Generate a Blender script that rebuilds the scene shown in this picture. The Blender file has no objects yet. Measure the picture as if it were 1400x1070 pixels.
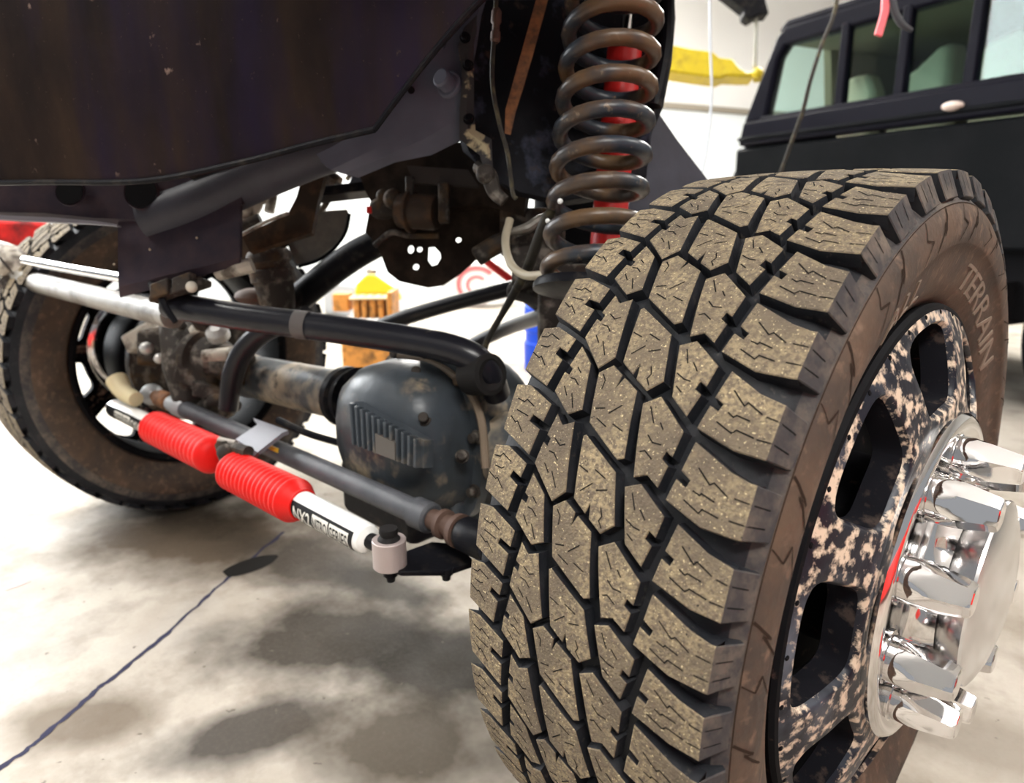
import bpy, bmesh, math, random
from mathutils import Vector, Matrix
random.seed(7)
R = math.radians
sc = bpy.context.scene
col = sc.collection

# ---------------------------------------------------------------- camera
CAM = Vector((0.3095, -0.8428, 0.8469)); FPX = 927.4; YAW = 0.76993; PITCH = 0.25517
FW = Vector((-math.sin(YAW)*math.cos(PITCH), math.cos(YAW)*math.cos(PITCH), -math.sin(PITCH)))
RT = Vector((math.cos(YAW), math.sin(YAW), 0)); UP = RT.cross(FW)
cd = bpy.data.cameras.new('camera'); cam = bpy.data.objects.new('camera', cd); col.objects.link(cam)
cam.location = CAM; cam.rotation_euler = (math.pi/2 - PITCH, 0, YAW)
cd.sensor_width = 36; cd.lens = FPX/1400*36; cd.clip_start = 0.02
cd.dof.use_dof = True; cd.dof.focus_distance = 0.70; cd.dof.aperture_fstop = 5.0
sc.camera = cam
# ---------------------------------------------------------------- world, lights, exposure
w = bpy.data.worlds.new('world'); sc.world = w; w.use_nodes = True
w.node_tree.nodes['Background'].inputs[0].default_value = (0.93, 0.96, 1.0, 1)
w.node_tree.nodes['Background'].inputs[1].default_value = 0.36
def area(name, loc, rot, sx, sy, power, color=(1, 1, 1)):
    l = bpy.data.lights.new(name, 'AREA'); l.shape = 'RECTANGLE'; l.size = sx; l.size_y = sy
    l.energy = power; l.color = color
    o = bpy.data.objects.new(name, l); o.location = loc; o.rotation_euler = rot; col.objects.link(o); return o
LAMPS = [(1.6, -1.6), (-2.6, -1.9), (-3.2, 1.6), (-5.4, 4.2), (-1.6, 5.2), (1.8, 2.0)]
LPOW = {1.6: 90, -2.6: 55, -3.2: 90, -5.4: 200, -1.6: 200, 1.8: 50}
for lx, ly in LAMPS:
    area('ceiling_lamp_light', (lx, ly, 3.30), (0, 0, R(-20)), 0.5, 1.6, LPOW[lx], (1, 0.97, 0.92))
for lx, ly in LAMPS:
    area('ceiling_wash_fill', (lx, ly, 3.47), (math.pi, 0, R(-20)), 0.2, 1.6, 230 if lx == -5.4 else 34, (1, 0.98, 0.95))  # added upward fill, brightens the ceiling and washes the left wall
area('bay_door_daylight', (-4.8, -1.1, 1.6), (R(80), 0, R(-118)), 2.6, 2.6, 400, (0.95, 0.98, 1.0))
sc.view_settings.view_transform = 'Standard'
sc.view_settings.look = 'None'
sc.view_settings.gamma = 1
sc.view_settings.use_curve_mapping = False
sc.view_settings.exposure = 0.30

# ---------------------------------------------------------------- helpers
def at(x, y, d):                       # a point seen at picture position x, y at depth d metres
    return CAM + (FW + RT*((x-700)/FPX) - UP*((y-535)/FPX))*d
def on_floor(x, y, z=0.0):
    r = FW + RT*((x-700)/FPX) - UP*((y-535)/FPX)
    return CAM + r*((z-CAM.z)/r.z)

class MB:
    def __init__(s): s.v = []; s.f = []; s.m = []
    def add(s, vs, fs, mi=0):
        b = len(s.v); s.v += [tuple(v) for v in vs]
        for f in fs: s.f.append([b+i for i in f]); s.m.append(mi)
        return s
    def box(s, c, ax, ay, az, mi=0):   # centre and three half-axis vectors
        c = Vector(c); ax, ay, az = Vector(ax), Vector(ay), Vector(az)
        vs = [c + ax*i + ay*j + az*k for k in (-1, 1) for j in (-1, 1) for i in (-1, 1)]
        return s.add(vs, [(0,2,3,1),(4,5,7,6),(0,1,5,4),(2,6,7,3),(1,3,7,5),(0,4,6,2)], mi)
    def abox(s, x0, x1, y0, y1, z0, z1, mi=0):
        return s.box(((x0+x1)/2, (y0+y1)/2, (z0+z1)/2), ((x1-x0)/2,0,0), (0,(y1-y0)/2,0), (0,0,(z1-z0)/2), mi)
    def ring(s, c, ax, r, n, up=None):
        ax = ax.normalized()
        e = ax.orthogonal().normalized() if up is None else (up - ax*up.dot(ax)).normalized()
        g = ax.cross(e)
        return [c + e*(r*math.cos(2*math.pi*i/n)) + g*(r*math.sin(2*math.pi*i/n)) for i in range(n)]
    def lathe(s, o, ax, prof, n=32, mi=0, cap0=False, cap1=False, closed=False):   # prof: (along, radius)
        o = Vector(o); ax = Vector(ax).normalized(); b = len(s.v)
        for (x, r) in prof: s.v += [tuple(p) for p in s.ring(o + ax*x, ax, r, n)]
        m = len(prof)
        for j in range(m if closed else m-1):
            j2 = (j+1) % m
            for i in range(n):
                s.f.append([b+j*n+i, b+j2*n+i, b+j2*n+(i+1) % n, b+j*n+(i+1) % n][::-1]); s.m.append(mi)
        if cap0: s.f.append([b+i for i in range(n)][::-1]); s.m.append(mi)
        if cap1: s.f.append([b+(m-1)*n+i for i in range(n)]); s.m.append(mi)
        return s
    def cyl(s, p0, p1, r0, r1=None, n=20, mi=0):
        p0, p1 = Vector(p0), Vector(p1); r1 = r0 if r1 is None else r1
        L = (p1-p0).length
        return s.lathe(p0, p1-p0, [(0, r0), (L, r1)], n, mi, True, True)
    def tube(s, pts, rad, n=14, mi=0, sub=6, flat=None):      # smooth tube through points
        P = [Vector(p) for p in pts]; rs = rad if isinstance(rad, (list, tuple)) else [rad]*len(P)
        Q = []; RR = []
        for i in range(len(P)-1):
            p0 = P[i-1] if i else P[0]*2 - P[1]; p1 = P[i]; p2 = P[i+1]
            p3 = P[i+2] if i+2 < len(P) else P[-1]*2 - P[-2]
            for k in range(sub):
                t = k/sub
                Q.append(0.5*((2*p1) + (p2-p0)*t + (2*p0-5*p1+4*p2-p3)*t*t + (3*p1-p0-3*p2+p3)*t**3))
                RR.append(rs[i]*(1-t) + rs[i+1]*t)
        Q.append(P[-1]); RR.append(rs[-1])
        T = [(Q[min(i+1, len(Q)-1)] - Q[max(i-1, 0)]).normalized() for i in range(len(Q))]
        e = T[0].orthogonal().normalized(); b = len(s.v)
        for q, t, r in zip(Q, T, RR):
            e = (e - t*e.dot(t)).normalized(); g = t.cross(e)
            for i in range(n):
                a = 2*math.pi*i/n
                s.v.append(tuple(q + e*(r*math.cos(a)) + g*(r*math.sin(a)*(flat or 1))))
        for j in range(len(Q)-1):
            for i in range(n):
                s.f.append([b+j*n+i, b+j*n+(i+1) % n, b+(j+1)*n+(i+1) % n, b+(j+1)*n+i]); s.m.append(mi)
        s.f.append([b+i for i in range(n)][::-1]); s.m.append(mi)
        s.f.append([b+(len(Q)-1)*n+i for i in range(n)]); s.m.append(mi)
        return s
    def sheet(s, rows, thick, mi=0):   # a closed plate from a grid of points, thickened away from its front
        nr, nc = len(rows), len(rows[0]); g = [[Vector(p) for p in r] for r in rows]
        back = []
        for i in range(nr):
            br = []
            for j in range(nc):
                du = g[i][min(j+1, nc-1)] - g[i][max(j-1, 0)]; dv = g[min(i+1, nr-1)][j] - g[max(i-1, 0)][j]
                nrm = du.cross(dv).normalized()
                if nrm.dot(CAM - g[i][j]) > 0: nrm = -nrm
                br.append(g[i][j] + nrm*thick)
            back.append(br)
        b = len(s.v); s.v += [tuple(p) for r in g for p in r]; s.v += [tuple(p) for r in back for p in r]; o = nr*nc
        for i in range(nr-1):
            for j in range(nc-1):
                a = b+i*nc+j
                s.f.append([a, a+1, a+nc+1, a+nc]); s.f.append([a+o, a+nc+o, a+nc+1+o, a+1+o]); s.m += [mi, mi]
        def side(l):
            for p, q in zip(l, l[1:]): s.f.append([b+q, b+p, b+p+o, b+q+o]); s.m.append(mi)
        side(list(range(nc))); side([i*nc+nc-1 for i in range(nr)])
        side([(nr-1)*nc+j for j in range(nc)][::-1]); side([i*nc for i in range(nr)][::-1])
        return s
    def prism(s, poly, d, mi=0):       # planar outline of points, extruded by vector d
        P = [Vector(p) for p in poly]; d = Vector(d); n = len(P); b = len(s.v)
        s.v += [tuple(p) for p in P] + [tuple(p+d) for p in P]
        s.f.append([b+i for i in range(n)]); s.f.append([b+n+i for i in range(n)][::-1])
        for i in range(n): s.f.append([b+i, b+n+i, b+n+(i+1) % n, b+(i+1) % n])
        s.m += [mi]*(n+2)
        return s
    def ball(s, c, r, n=14, m=8, sq=(1, 1, 1), mi=0):
        c = Vector(c); vs = []; fs = []
        for j in range(1, m):
            for i in range(n):
                a, p = 2*math.pi*i/n, math.pi*j/m
                vs.append(c + Vector((r*sq[0]*math.sin(p)*math.cos(a), r*sq[1]*math.sin(p)*math.sin(a), r*sq[2]*math.cos(p))))
        vs += [c + Vector((0, 0, r*sq[2])), c - Vector((0, 0, r*sq[2]))]; k = len(vs)
        for j in range(m-2):
            for i in range(n): fs.append((j*n+i, (j+1)*n+i, (j+1)*n+(i+1) % n, j*n+(i+1) % n))
        for i in range(n):
            fs.append((k-2, i, (i+1) % n)); fs.append((k-1, (m-2)*n+(i+1) % n, (m-2)*n+i))
        return s.add(vs, fs, mi)

def mesh_of(name, mb, mats, smooth=35, fix=True):
    me = bpy.data.meshes.new(name); me.from_pydata(mb.v, [], mb.f)
    for m in (mats if isinstance(mats, (list, tuple)) else [mats]): me.materials.append(m)
    if any(mb.m): me.polygons.foreach_set('material_index', mb.m)
    if fix:
        bm = bmesh.new(); bm.from_mesh(me); bmesh.ops.recalc_face_normals(bm, faces=bm.faces); bm.to_mesh(me); bm.free()
    if smooth:
        me.shade_smooth(); me.set_sharp_from_angle(angle=R(smooth))
    me.update(); return me

def thing(name, label, cat, loc=(0, 0, 0), rz=0, group=None):
    o = bpy.data.objects.new(name, None); o.empty_display_size = 0.05; col.objects.link(o)
    o.location = loc; o.rotation_euler = (0, 0, rz); o['label'] = label; o['category'] = cat
    if group: o['group'] = group
    return o
def tag(o, label, cat, group=None):
    o['label'] = label; o['category'] = cat
    if group: o['group'] = group
    return o
def obj(name, mb, mats, parent=None, smooth=35, label=None, kind=None, local=False, bevel=0):
    """one mesh object; world-space geometry unless local"""
    if parent is None and not local:
        xs = list(zip(*mb.v)); c = Vector(((min(xs[0])+max(xs[0]))/2, (min(xs[1])+max(xs[1]))/2, min(xs[2])))
        mb.v = [(x-c.x, y-c.y, z-c.z) for x, y, z in mb.v]
    me = mesh_of(name, mb, mats, smooth)
    o = bpy.data.objects.new(name, me); col.objects.link(o)
    if parent is not None:
        o.parent = parent
        if not local and parent.parent is None:
            o.matrix_parent_inverse = (Matrix.Translation(parent.location) @ parent.rotation_euler.to_matrix().to_4x4()).inverted()
    elif not local: o.location = c
    if label: o['label'] = label
    if kind: o['kind'] = kind
    if bevel:
        b = o.modifiers.new('bevel', 'BEVEL'); b.width = bevel; b.segments = 2; b.limit_method = 'ANGLE'
    return o
def struct(name, mb, mats, parent=None, smooth=0):
    o = obj(name, mb, mats, parent, smooth)
    o['kind'] = 'structure'; return o

# ---------------------------------------------------------------- materials
def mat(name, base, rough=0.5, metal=0.0, spots=None, bump=0.0, bscale=60, spec=None, coat=0, emit=None, gloss=False):
    """spots: list of (colour, noise scale, threshold, softness, stretch, detail)"""
    m = bpy.data.materials.new(name); m.use_nodes = True; nt = m.node_tree; N = nt.nodes; L = nt.links
    p = N['Principled BSDF']; p.inputs['Roughness'].default_value = rough; p.inputs['Metallic'].default_value = metal
    spec = (0.07 if max(base) < 0.06 and not gloss else 0.28) if spec is None and not metal else spec
    if spec is not None: p.inputs['Specular IOR Level'].default_value = spec
    if coat: p.inputs['Coat Weight'].default_value = coat; p.inputs['Coat Roughness'].default_value = 0.08
    p.inputs['Base Color'].default_value = (*base, 1)
    tc = N.new('ShaderNodeTexCoord'); last = None
    for k, sp in enumerate(spots or []):
        c, scale, thr, soft = sp[:4]; st = sp[4] if len(sp) > 4 else (1, 1, 1); det = sp[5] if len(sp) > 5 else 4
        mp = N.new('ShaderNodeMapping'); mp.inputs['Scale'].default_value = st; mp.inputs['Location'].default_value = (k*3.7, k*1.3, k*2.1)
        L.new(tc.outputs['Object'], mp.inputs['Vector'])
        nz = N.new('ShaderNodeTexNoise'); nz.inputs['Scale'].default_value = scale; nz.inputs['Detail'].default_value = det; nz.inputs['Roughness'].default_value = 0.6
        L.new(mp.outputs['Vector'], nz.inputs['Vector'])
        mr = N.new('ShaderNodeMapRange'); mr.inputs['From Min'].default_value = thr-soft; mr.inputs['From Max'].default_value = thr+soft
        L.new(nz.outputs['Fac'], mr.inputs['Value'])
        mx = N.new('ShaderNodeMix'); mx.data_type = 'RGBA'
        L.new(mr.outputs['Result'], mx.inputs['Factor'])
        if last is None: mx.inputs[6].default_value = (*base, 1)
        else: L.new(last, mx.inputs[6])
        mx.inputs[7].default_value = (*c, 1); last = mx.outputs[2]
    if last is not None: L.new(last, p.inputs['Base Color'])
    if bump:
        nz = N.new('ShaderNodeTexNoise'); nz.inputs['Scale'].default_value = bscale; nz.inputs['Detail'].default_value = 6
        L.new(tc.outputs['Object'], nz.inputs['Vector'])
        bp = N.new('ShaderNodeBump'); bp.inputs['Strength'].default_value = bump; bp.inputs['Distance'].default_value = 0.004
        L.new(nz.outputs['Fac'], bp.inputs['Height']); L.new(bp.outputs['Normal'], p.inputs['Normal'])
    if emit:
        p.inputs['Emission Color'].default_value = (*emit[0], 1); p.inputs['Emission Strength'].default_value = emit[1]
    return m
M = {}
M['tread'] = mat('tread_dust', (0.287, 0.226, 0.137), 0.9, spots=[((0.104, 0.0831, 0.0611), 16, 0.50, 0.14), ((0.128, 0.101, 0.0733), 230, 0.5, 0.10), ((0.611, 0.501, 0.293), 420, 0.655, 0.035), ((0.0268, 0.0244, 0.022), 330, 0.67, 0.02)], bump=0.5, bscale=420, spec=0.2)
M['rubber'] = mat('rubber_dark', (0.008, 0.009, 0.012), 0.6, spots=[((0.022, 0.022, 0.025), 18, 0.58, 0.12), ((0.05, 0.045, 0.038), 120, 0.68, 0.06)], bump=0.15, bscale=200, spec=0.25)
M['shoulder'] = mat('rubber_shoulder', (0.0425, 0.04, 0.0413), 0.72, spots=[((0.125, 0.103, 0.0825), 26, 0.55, 0.14), ((0.035, 0.035, 0.0375), 90, 0.6, 0.1)], bump=0.12, bscale=240, spec=0.18)
M['sidewall'] = mat('rubber_sidewall_mud', (0.092, 0.060, 0.040), 0.7, spots=[((0.048, 0.037, 0.030), 14, 0.50, 0.16), ((0.15, 0.10, 0.068), 60, 0.64, 0.1)], bump=0.15, bscale=180, spec=0.25)
M['sipe'] = mat('sipe_black', (0.006, 0.006, 0.006), 0.9, spec=0.1)
M['groove_mark'] = mat('sidewall_mark', (0.028, 0.018, 0.013), 0.8)
M['letter'] = mat('raised_letter_mud', (0.19, 0.145, 0.11), 0.7, bump=0.1)
M['rim'] = mat('rim_black_dusty', (0.00875, 0.01, 0.0163), 0.38, spec=.2, spots=[((0.0875, 0.1, 0.125), 9, 0.62, 0.10), ((0.575, 0.463, 0.35), 62, 0.55, 0.05, (1, 1, 1), 7)], bump=0.08, bscale=100)
M['rim_wall'] = mat('rim_window_wall', (0.006, 0.006, 0.008), 0.85, spec=.05, spots=[((0.040, 0.030, 0.026), 50, 0.60, 0.06)])
M['barrel'] = mat('barrel_black', (0.005, 0.005, 0.006), 0.6, spec=.06, spots=[((0.06, 0.036, 0.03), 40, 0.66, 0.05)])
M['chrome'] = mat('chrome', (0.775, 0.762, 0.762), 0.06, 1.0)
M['chrome_soft'] = mat('chrome_hazy', (0.688, 0.675, 0.663), 0.10, 1.0)
M['brass'] = mat('brass_dusty', (0.40, 0.33, 0.20), 0.45, 0.5)
M['black_metal'] = mat('black_steel', (0.006, 0.006, 0.008), 0.42, spots=[((0.032, 0.027, 0.023), 30, 0.62, 0.1)], bump=0.1)
M['black_gloss'] = mat('black_gloss_tube', (0.010, 0.010, 0.014), 0.28, gloss=True, spots=[((0.10, 0.085, 0.07), 24, 0.72, 0.04)], bump=0.05)
M['bumper'] = mat('bumper_dusty_black', (0.010, 0.0075, 0.008), 0.8, spots=[((0.028, 0.018, 0.013), 9, 0.5, 0.15, (1, 1, .35)), ((0.014, 0.010, 0.022), 6, 0.56, 0.12, (1.6, 1.6, .3)), ((0.17, 0.12, 0.10), 30, 0.72, 0.04), ((0.06, 0.045, 0.035), 160, 0.71, 0.05)], bump=0.2, spec=0.04)
M['plum_plate'] = mat('plate_plum_black', (0.030, 0.024, 0.034), 0.5, spots=[((0.05, 0.034, 0.040), 20, 0.55, 0.14)], bump=0.12, bscale=160)
M['horn'] = mat('horn_slate', (0.126, 0.134, 0.18), 0.5, spec=.25, spots=[((0.084, 0.0888, 0.12), 8, 0.5, 0.2)], bump=0.06)
M['slate_plate'] = mat('plate_slate', (0.048, 0.049, 0.064), 0.5, spots=[((0.03, 0.03, 0.04), 10, 0.5, 0.2)], bump=0.06)
M['worn_paint'] = mat('plate_worn', (0.052, 0.050, 0.052), 0.55, spots=[((0.46, 0.40, 0.26), 24, 0.60, 0.03)], bump=0.15)
M['brown_plate'] = mat('plate_brown', (0.022, 0.015, 0.011), 0.65, spots=[((0.05, 0.034, 0.024), 18, 0.55, 0.12)], bump=0.2)
M['axle'] = mat('axle_paint_dusty', (0.0585, 0.065, 0.0702), 0.42, gloss=True, spots=[((0.338, 0.273, 0.195), 8, 0.53, 0.08), ((0.026, 0.026, 0.026), 26, 0.62, 0.06)], bump=0.12)
M['cover'] = mat('diff_cover_paint', (0.0275, 0.0325, 0.0363), 0.33, gloss=True, spots=[((0.325, 0.25, 0.163), 11, 0.585, 0.05), ((0.0438, 0.0525, 0.0625), 6, 0.5, 0.1)], bump=0.15)
M['cast'] = mat('cast_iron_dirty', (0.040, 0.034, 0.030), 0.6, spots=[((0.17, 0.15, 0.13), 30, 0.60, 0.08), ((0.10, 0.06, 0.03), 14, 0.58, 0.08)], bump=0.4)
M['cast_light'] = mat('cast_light', (0.504, 0.456, 0.384), 0.5, spots=[((0.12, 0.096, 0.078), 26, 0.55, 0.08)], bump=0.3)
M['alloy'] = mat('alloy_tube_dusty', (0.26, 0.24, 0.21), 0.42, 0.2, spots=[((0.10, 0.08, 0.06), 13, 0.54, 0.10)], bump=0.15)
M['tierod'] = mat('tie_rod_grey', (0.0536, 0.0565, 0.0644), 0.45, gloss=True, spots=[((0.0975, 0.0975, 0.107), 14, 0.55, 0.15)], bump=0.08)
M['rust'] = mat('rust', (0.27, 0.115, 0.0473), 0.75, spots=[((0.121, 0.0607, 0.0338), 60, 0.5, 0.12)], bump=0.3)
M['rust_collar'] = mat('rust_collar', (0.085, 0.050, 0.038), 0.65, bump=0.2)
M['coil'] = mat('coil_spring_grime', (0.024, 0.03, 0.0396), 0.36, spec=.35, spots=[((0.102, 0.06, 0.0312), 8, 0.53, 0.08), ((0.18, 0.132, 0.09), 60, 0.68, 0.05)], bump=0.15)
M['red'] = mat('red_rubber', (0.66, 0.008, 0.006), 0.5, spec=.2)
M['red_paint'] = mat('red_paint', (0.72, 0.03, 0.025), 0.35)
M['white_body'] = mat('white_enamel', (0.80, 0.80, 0.78), 0.25, coat=0.4)
M['label_black'] = mat('label_black', (0.012, 0.012, 0.013), 0.4)
M['label_white'] = mat('label_white', (0.66, 0.64, 0.58), 0.5)
M['eye_metal'] = mat('eyelet_zinc', (0.39, 0.325, 0.312), 0.45, 0.3, bump=0.1)
M['bushing'] = mat('bushing_rubber', (0.016, 0.015, 0.015), 0.6)
M['cream_plastic'] = mat('cream_end', (0.62, 0.53, 0.33), 0.5)
M['hose_beige'] = mat('hose_beige', (0.39, 0.338, 0.247), 0.55)
M['hose_black'] = mat('hose_black', (0.035, 0.032, 0.028), 0.5, spots=[((0.10, 0.085, 0.05), 40, 0.6, 0.1)])
M['yellow'] = mat('lift_yellow', (0.52, 0.40, 0.012), 0.4, spots=[((0.34, 0.26, 0.02), 9, 0.55, 0.1)])
M['jack_yellow'] = mat('jack_yellow', (0.85, 0.52, 0.02), 0.4)
M['jack_orange'] = mat('jack_orange', (0.62, 0.27, 0.06), 0.5, spots=[((0.18, 0.09, 0.03), 20, 0.55, 0.1)])
M['blue'] = mat('blue_plastic', (0.005, 0.06, 0.55), 0.4)
M['white_paint'] = mat('white_paint', (0.80, 0.80, 0.79), 0.5)
M['truck_black'] = mat('truck_black', (0.004, 0.004, 0.008), 0.45, spec=0.05)
M['truck_grey'] = mat('truck_panel', (0.0035, 0.0042, 0.005), 0.55, spec=.03, spots=[((0.0065, 0.007, 0.008), 5, 0.55, 0.15)], bump=0.04)
M['headliner'] = mat('headliner', (0.20, 0.17, 0.11), 0.9)
M['seat'] = mat('seat_cloth', (0.50, 0.44, 0.33), 0.9)
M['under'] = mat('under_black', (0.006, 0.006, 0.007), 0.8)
M['lamp'] = mat('lamp_tube', (0.9, 0.9, 0.9), 0.4, emit=((1, 0.97, 0.92), 30.0))
M['lamp_case'] = mat('lamp_case', (0.7, 0.7, 0.7), 0.5)
M['lens'] = mat('lamp_lens', (0.70, 0.58, 0.52), 0.3)
M['wall'] = mat('wall_white', (0.86, 0.86, 0.85), 0.7, bump=0.05, bscale=6)
M['wall_lower'] = mat('wall_lower', (0.814, 0.869, 0.9), 0.6)
M['rail'] = mat('wall_rail', (0.30, 0.27, 0.22), 0.6)
M['ceil'] = mat('ceiling_white', (0.90, 0.90, 0.89), 0.8)
def glass(name, color, alpha, rough=0.02):
    m = bpy.data.materials.new(name); m.use_nodes = True; nt = m.node_tree; N = nt.nodes; L = nt.links
    N.remove(N['Principled BSDF']); out = N['Material Output']
    t = N.new('ShaderNodeBsdfTransparent'); t.inputs[0].default_value = (*color, 1)
    g = N.new('ShaderNodeBsdfGlossy'); g.inputs['Roughness'].default_value = rough
    mx = N.new('ShaderNodeMixShader'); mx.inputs[0].default_value = alpha
    L.new(t.outputs[0], mx.inputs[1]); L.new(g.outputs[0], mx.inputs[2]); L.new(mx.outputs[0], out.inputs[0]); return m
M['glass'] = glass('window_glass', (0.78, 0.93, 0.90), 0.02)

# concrete floor: pale slab, broad brown stains, a few spilled-oil patches of their own shape
def floor_mat():
    m = bpy.data.materials.new('concrete_floor'); m.use_nodes = True; nt = m.node_tree; N = nt.nodes; L = nt.links
    p = N['Principled BSDF']; p.inputs['Roughness'].default_value = 0.42; p.inputs['Specular IOR Level'].default_value = 0.06
    geo = N.new('ShaderNodeNewGeometry')
    def noise(scale, det=5, loc=(0, 0, 0), st=(1, 1, 1)):
        mp = N.new('ShaderNodeMapping'); mp.inputs['Location'].default_value = loc; mp.inputs['Scale'].default_value = st
        L.new(geo.outputs['Position'], mp.inputs['Vector'])
        n = N.new('ShaderNodeTexNoise'); n.inputs['Scale'].default_value = scale; n.inputs['Detail'].default_value = det; n.inputs['Roughness'].default_value = 0.62
        L.new(mp.outputs['Vector'], n.inputs['Vector']); return n.outputs['Fac']
    def rng(v, a, b):
        r = N.new('ShaderNodeMapRange'); r.inputs['From Min'].default_value = a; r.inputs['From Max'].default_value = b
        L.new(v, r.inputs['Value']); return r.outputs['Result']
    def mix(f, a, c):
        x = N.new('ShaderNodeMix'); x.data_type = 'RGBA'; L.new(f, x.inputs['Factor'])
        if isinstance(a, tuple): x.inputs[6].default_value = (*a, 1)
        else: L.new(a, x.inputs[6])
        x.inputs[7].default_value = (*c, 1); return x.outputs[2]
    def mul(a, b):
        x = N.new('ShaderNodeMath'); x.operation = 'MULTIPLY'; L.new(a, x.inputs[0])
        if isinstance(b, float): x.inputs[1].default_value = b
        else: L.new(b, x.inputs[1])
        return x.outputs[0]
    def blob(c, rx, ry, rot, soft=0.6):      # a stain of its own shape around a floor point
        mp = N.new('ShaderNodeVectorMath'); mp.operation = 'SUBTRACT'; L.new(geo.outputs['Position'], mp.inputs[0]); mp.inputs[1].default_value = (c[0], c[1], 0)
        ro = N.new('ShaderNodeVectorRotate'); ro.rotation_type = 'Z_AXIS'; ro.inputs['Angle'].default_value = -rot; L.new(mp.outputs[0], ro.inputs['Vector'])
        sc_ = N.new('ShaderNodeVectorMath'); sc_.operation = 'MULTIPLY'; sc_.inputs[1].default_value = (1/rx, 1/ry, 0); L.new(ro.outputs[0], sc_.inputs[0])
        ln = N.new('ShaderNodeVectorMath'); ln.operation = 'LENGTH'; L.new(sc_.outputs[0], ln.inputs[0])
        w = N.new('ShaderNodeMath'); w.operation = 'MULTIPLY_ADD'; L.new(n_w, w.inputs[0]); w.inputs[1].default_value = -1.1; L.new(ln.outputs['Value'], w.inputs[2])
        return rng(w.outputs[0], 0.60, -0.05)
    n_w = noise(6.0, 4)
    c = mix(rng(noise(2.2, 6, (1, 2, 0)), 0.42, 0.64), (0.42, 0.385, 0.335), (0.31, 0.275, 0.23))
    c = mix(mul(rng(noise(7.0, 5, (4, 0, 0)), 0.48, 0.70), 0.5), c, (0.13, 0.105, 0.08))
    c = mix(mul(rng(noise(3.1, 3, (2, 7, 0)), 0.55, 0.68), 0.5), c, (0.38, 0.355, 0.32))
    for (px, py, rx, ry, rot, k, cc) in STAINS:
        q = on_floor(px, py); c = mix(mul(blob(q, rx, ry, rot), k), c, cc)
    c = mix(mul(rng(noise(38, 2, (0, 5, 0)), 0.70, 0.74), 0.8), c, (0.10, 0.085, 0.07))
    c = mix(mul(rng(noise(120, 4), 0.45, 0.7), 0.10), c, (0.16, 0.14, 0.115))
    L.new(c, p.inputs['Base Color'])
    bp = N.new('ShaderNodeBump'); bp.inputs['Strength'].default_value = 0.12; bp.inputs['Distance'].default_value = 0.01
    L.new(noise(45, 6), bp.inputs['Height']); L.new(bp.outputs['Normal'], p.inputs['Normal'])
    rr = rng(noise(5, 4), 0.3, 0.7); mr = N.new('ShaderNodeMapRange'); mr.inputs['To Min'].default_value = 0.45; mr.inputs['To Max'].default_value = 0.75
    L.new(rr, mr.inputs['Value']); L.new(mr.outputs['Result'], p.inputs['Roughness'])
    return m
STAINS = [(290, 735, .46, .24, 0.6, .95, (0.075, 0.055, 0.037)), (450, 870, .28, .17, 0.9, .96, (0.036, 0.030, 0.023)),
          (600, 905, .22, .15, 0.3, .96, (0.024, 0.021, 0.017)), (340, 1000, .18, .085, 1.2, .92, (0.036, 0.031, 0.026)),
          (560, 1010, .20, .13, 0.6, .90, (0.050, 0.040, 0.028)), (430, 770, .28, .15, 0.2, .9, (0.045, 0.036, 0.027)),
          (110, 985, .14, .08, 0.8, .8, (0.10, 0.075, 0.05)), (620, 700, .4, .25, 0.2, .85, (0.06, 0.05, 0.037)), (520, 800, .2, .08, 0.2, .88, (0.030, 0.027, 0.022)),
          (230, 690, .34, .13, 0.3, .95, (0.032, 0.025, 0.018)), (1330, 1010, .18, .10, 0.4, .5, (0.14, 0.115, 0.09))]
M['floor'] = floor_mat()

# ================================================================ the setting (hall turned 20 degrees to the near truck)
U2 = Vector((0.935, -0.353, 0)).normalized(); V2 = Vector((0.353, 0.935, 0)).normalized(); Z = Vector((0, 0, 1))
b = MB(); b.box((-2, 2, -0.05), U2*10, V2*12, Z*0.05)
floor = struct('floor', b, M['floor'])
WL = Vector((-4.568, 7.882, 0))                     # a point at the foot of the left wall
b = MB(); b.box(WL - U2*0.1 + V2*-2 + Z*2.0, U2*0.1, V2*8, Z*2.0)
wl = struct('wall_left', b, M['wall'])
b = MB(); b.box(WL + U2*0.012 + V2*-2 + Z*1.08, U2*0.012, V2*7.9, Z*1.08)
struct('panel', b, M['wall_lower'], wl)
b = MB(); b.box(WL + U2*0.03 + V2*-2 + Z*2.2, U2*0.03, V2*7.9, Z*0.035)
struct('trim_1', b, M['rail'])
b = MB(); b.box(WL + V2*6.1 + U2*5.5 + Z*2.0, U2*6.0, V2*0.1, Z*2.0)
struct('wall_back', b, M['wall'])
b = MB(); b.box(WL + U2*5.5 - V2*4 + Z*4.08, U2*7, V2*10.5, Z*0.08)
struct('ceiling', b, M['ceil'])
LWHERE = ['over the floor in front of the near wheel', 'over the bumper end of the raised truck', 'over the far left wheel', 'by the left wall', 'over the back of the workshop', 'over the black pickup side']
for k, (lx, ly) in enumerate(LAMPS):
    t = thing('ceiling_lamp', 'long fluorescent ceiling lamp ' + LWHERE[k], 'lamp', (lx, ly, 3.40), 0, 'ceiling lamps of the workshop')
    b = MB(); b.box((lx, ly, 3.40), U2*0.10, V2*0.82, Z*0.03); b.cyl((lx, ly, 3.42), (lx, ly, 4.0), .008, n=8); obj('case', b, M['lamp_case'], t, 0)
    for s in (-1, 1):
        c = Vector((lx, ly, 3.385)) + U2*(0.13*s); b = MB(); b.cyl(c - V2*0.78, c + V2*0.78, 0.02, n=12); obj('tube', b, M['lamp'], t)
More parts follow.
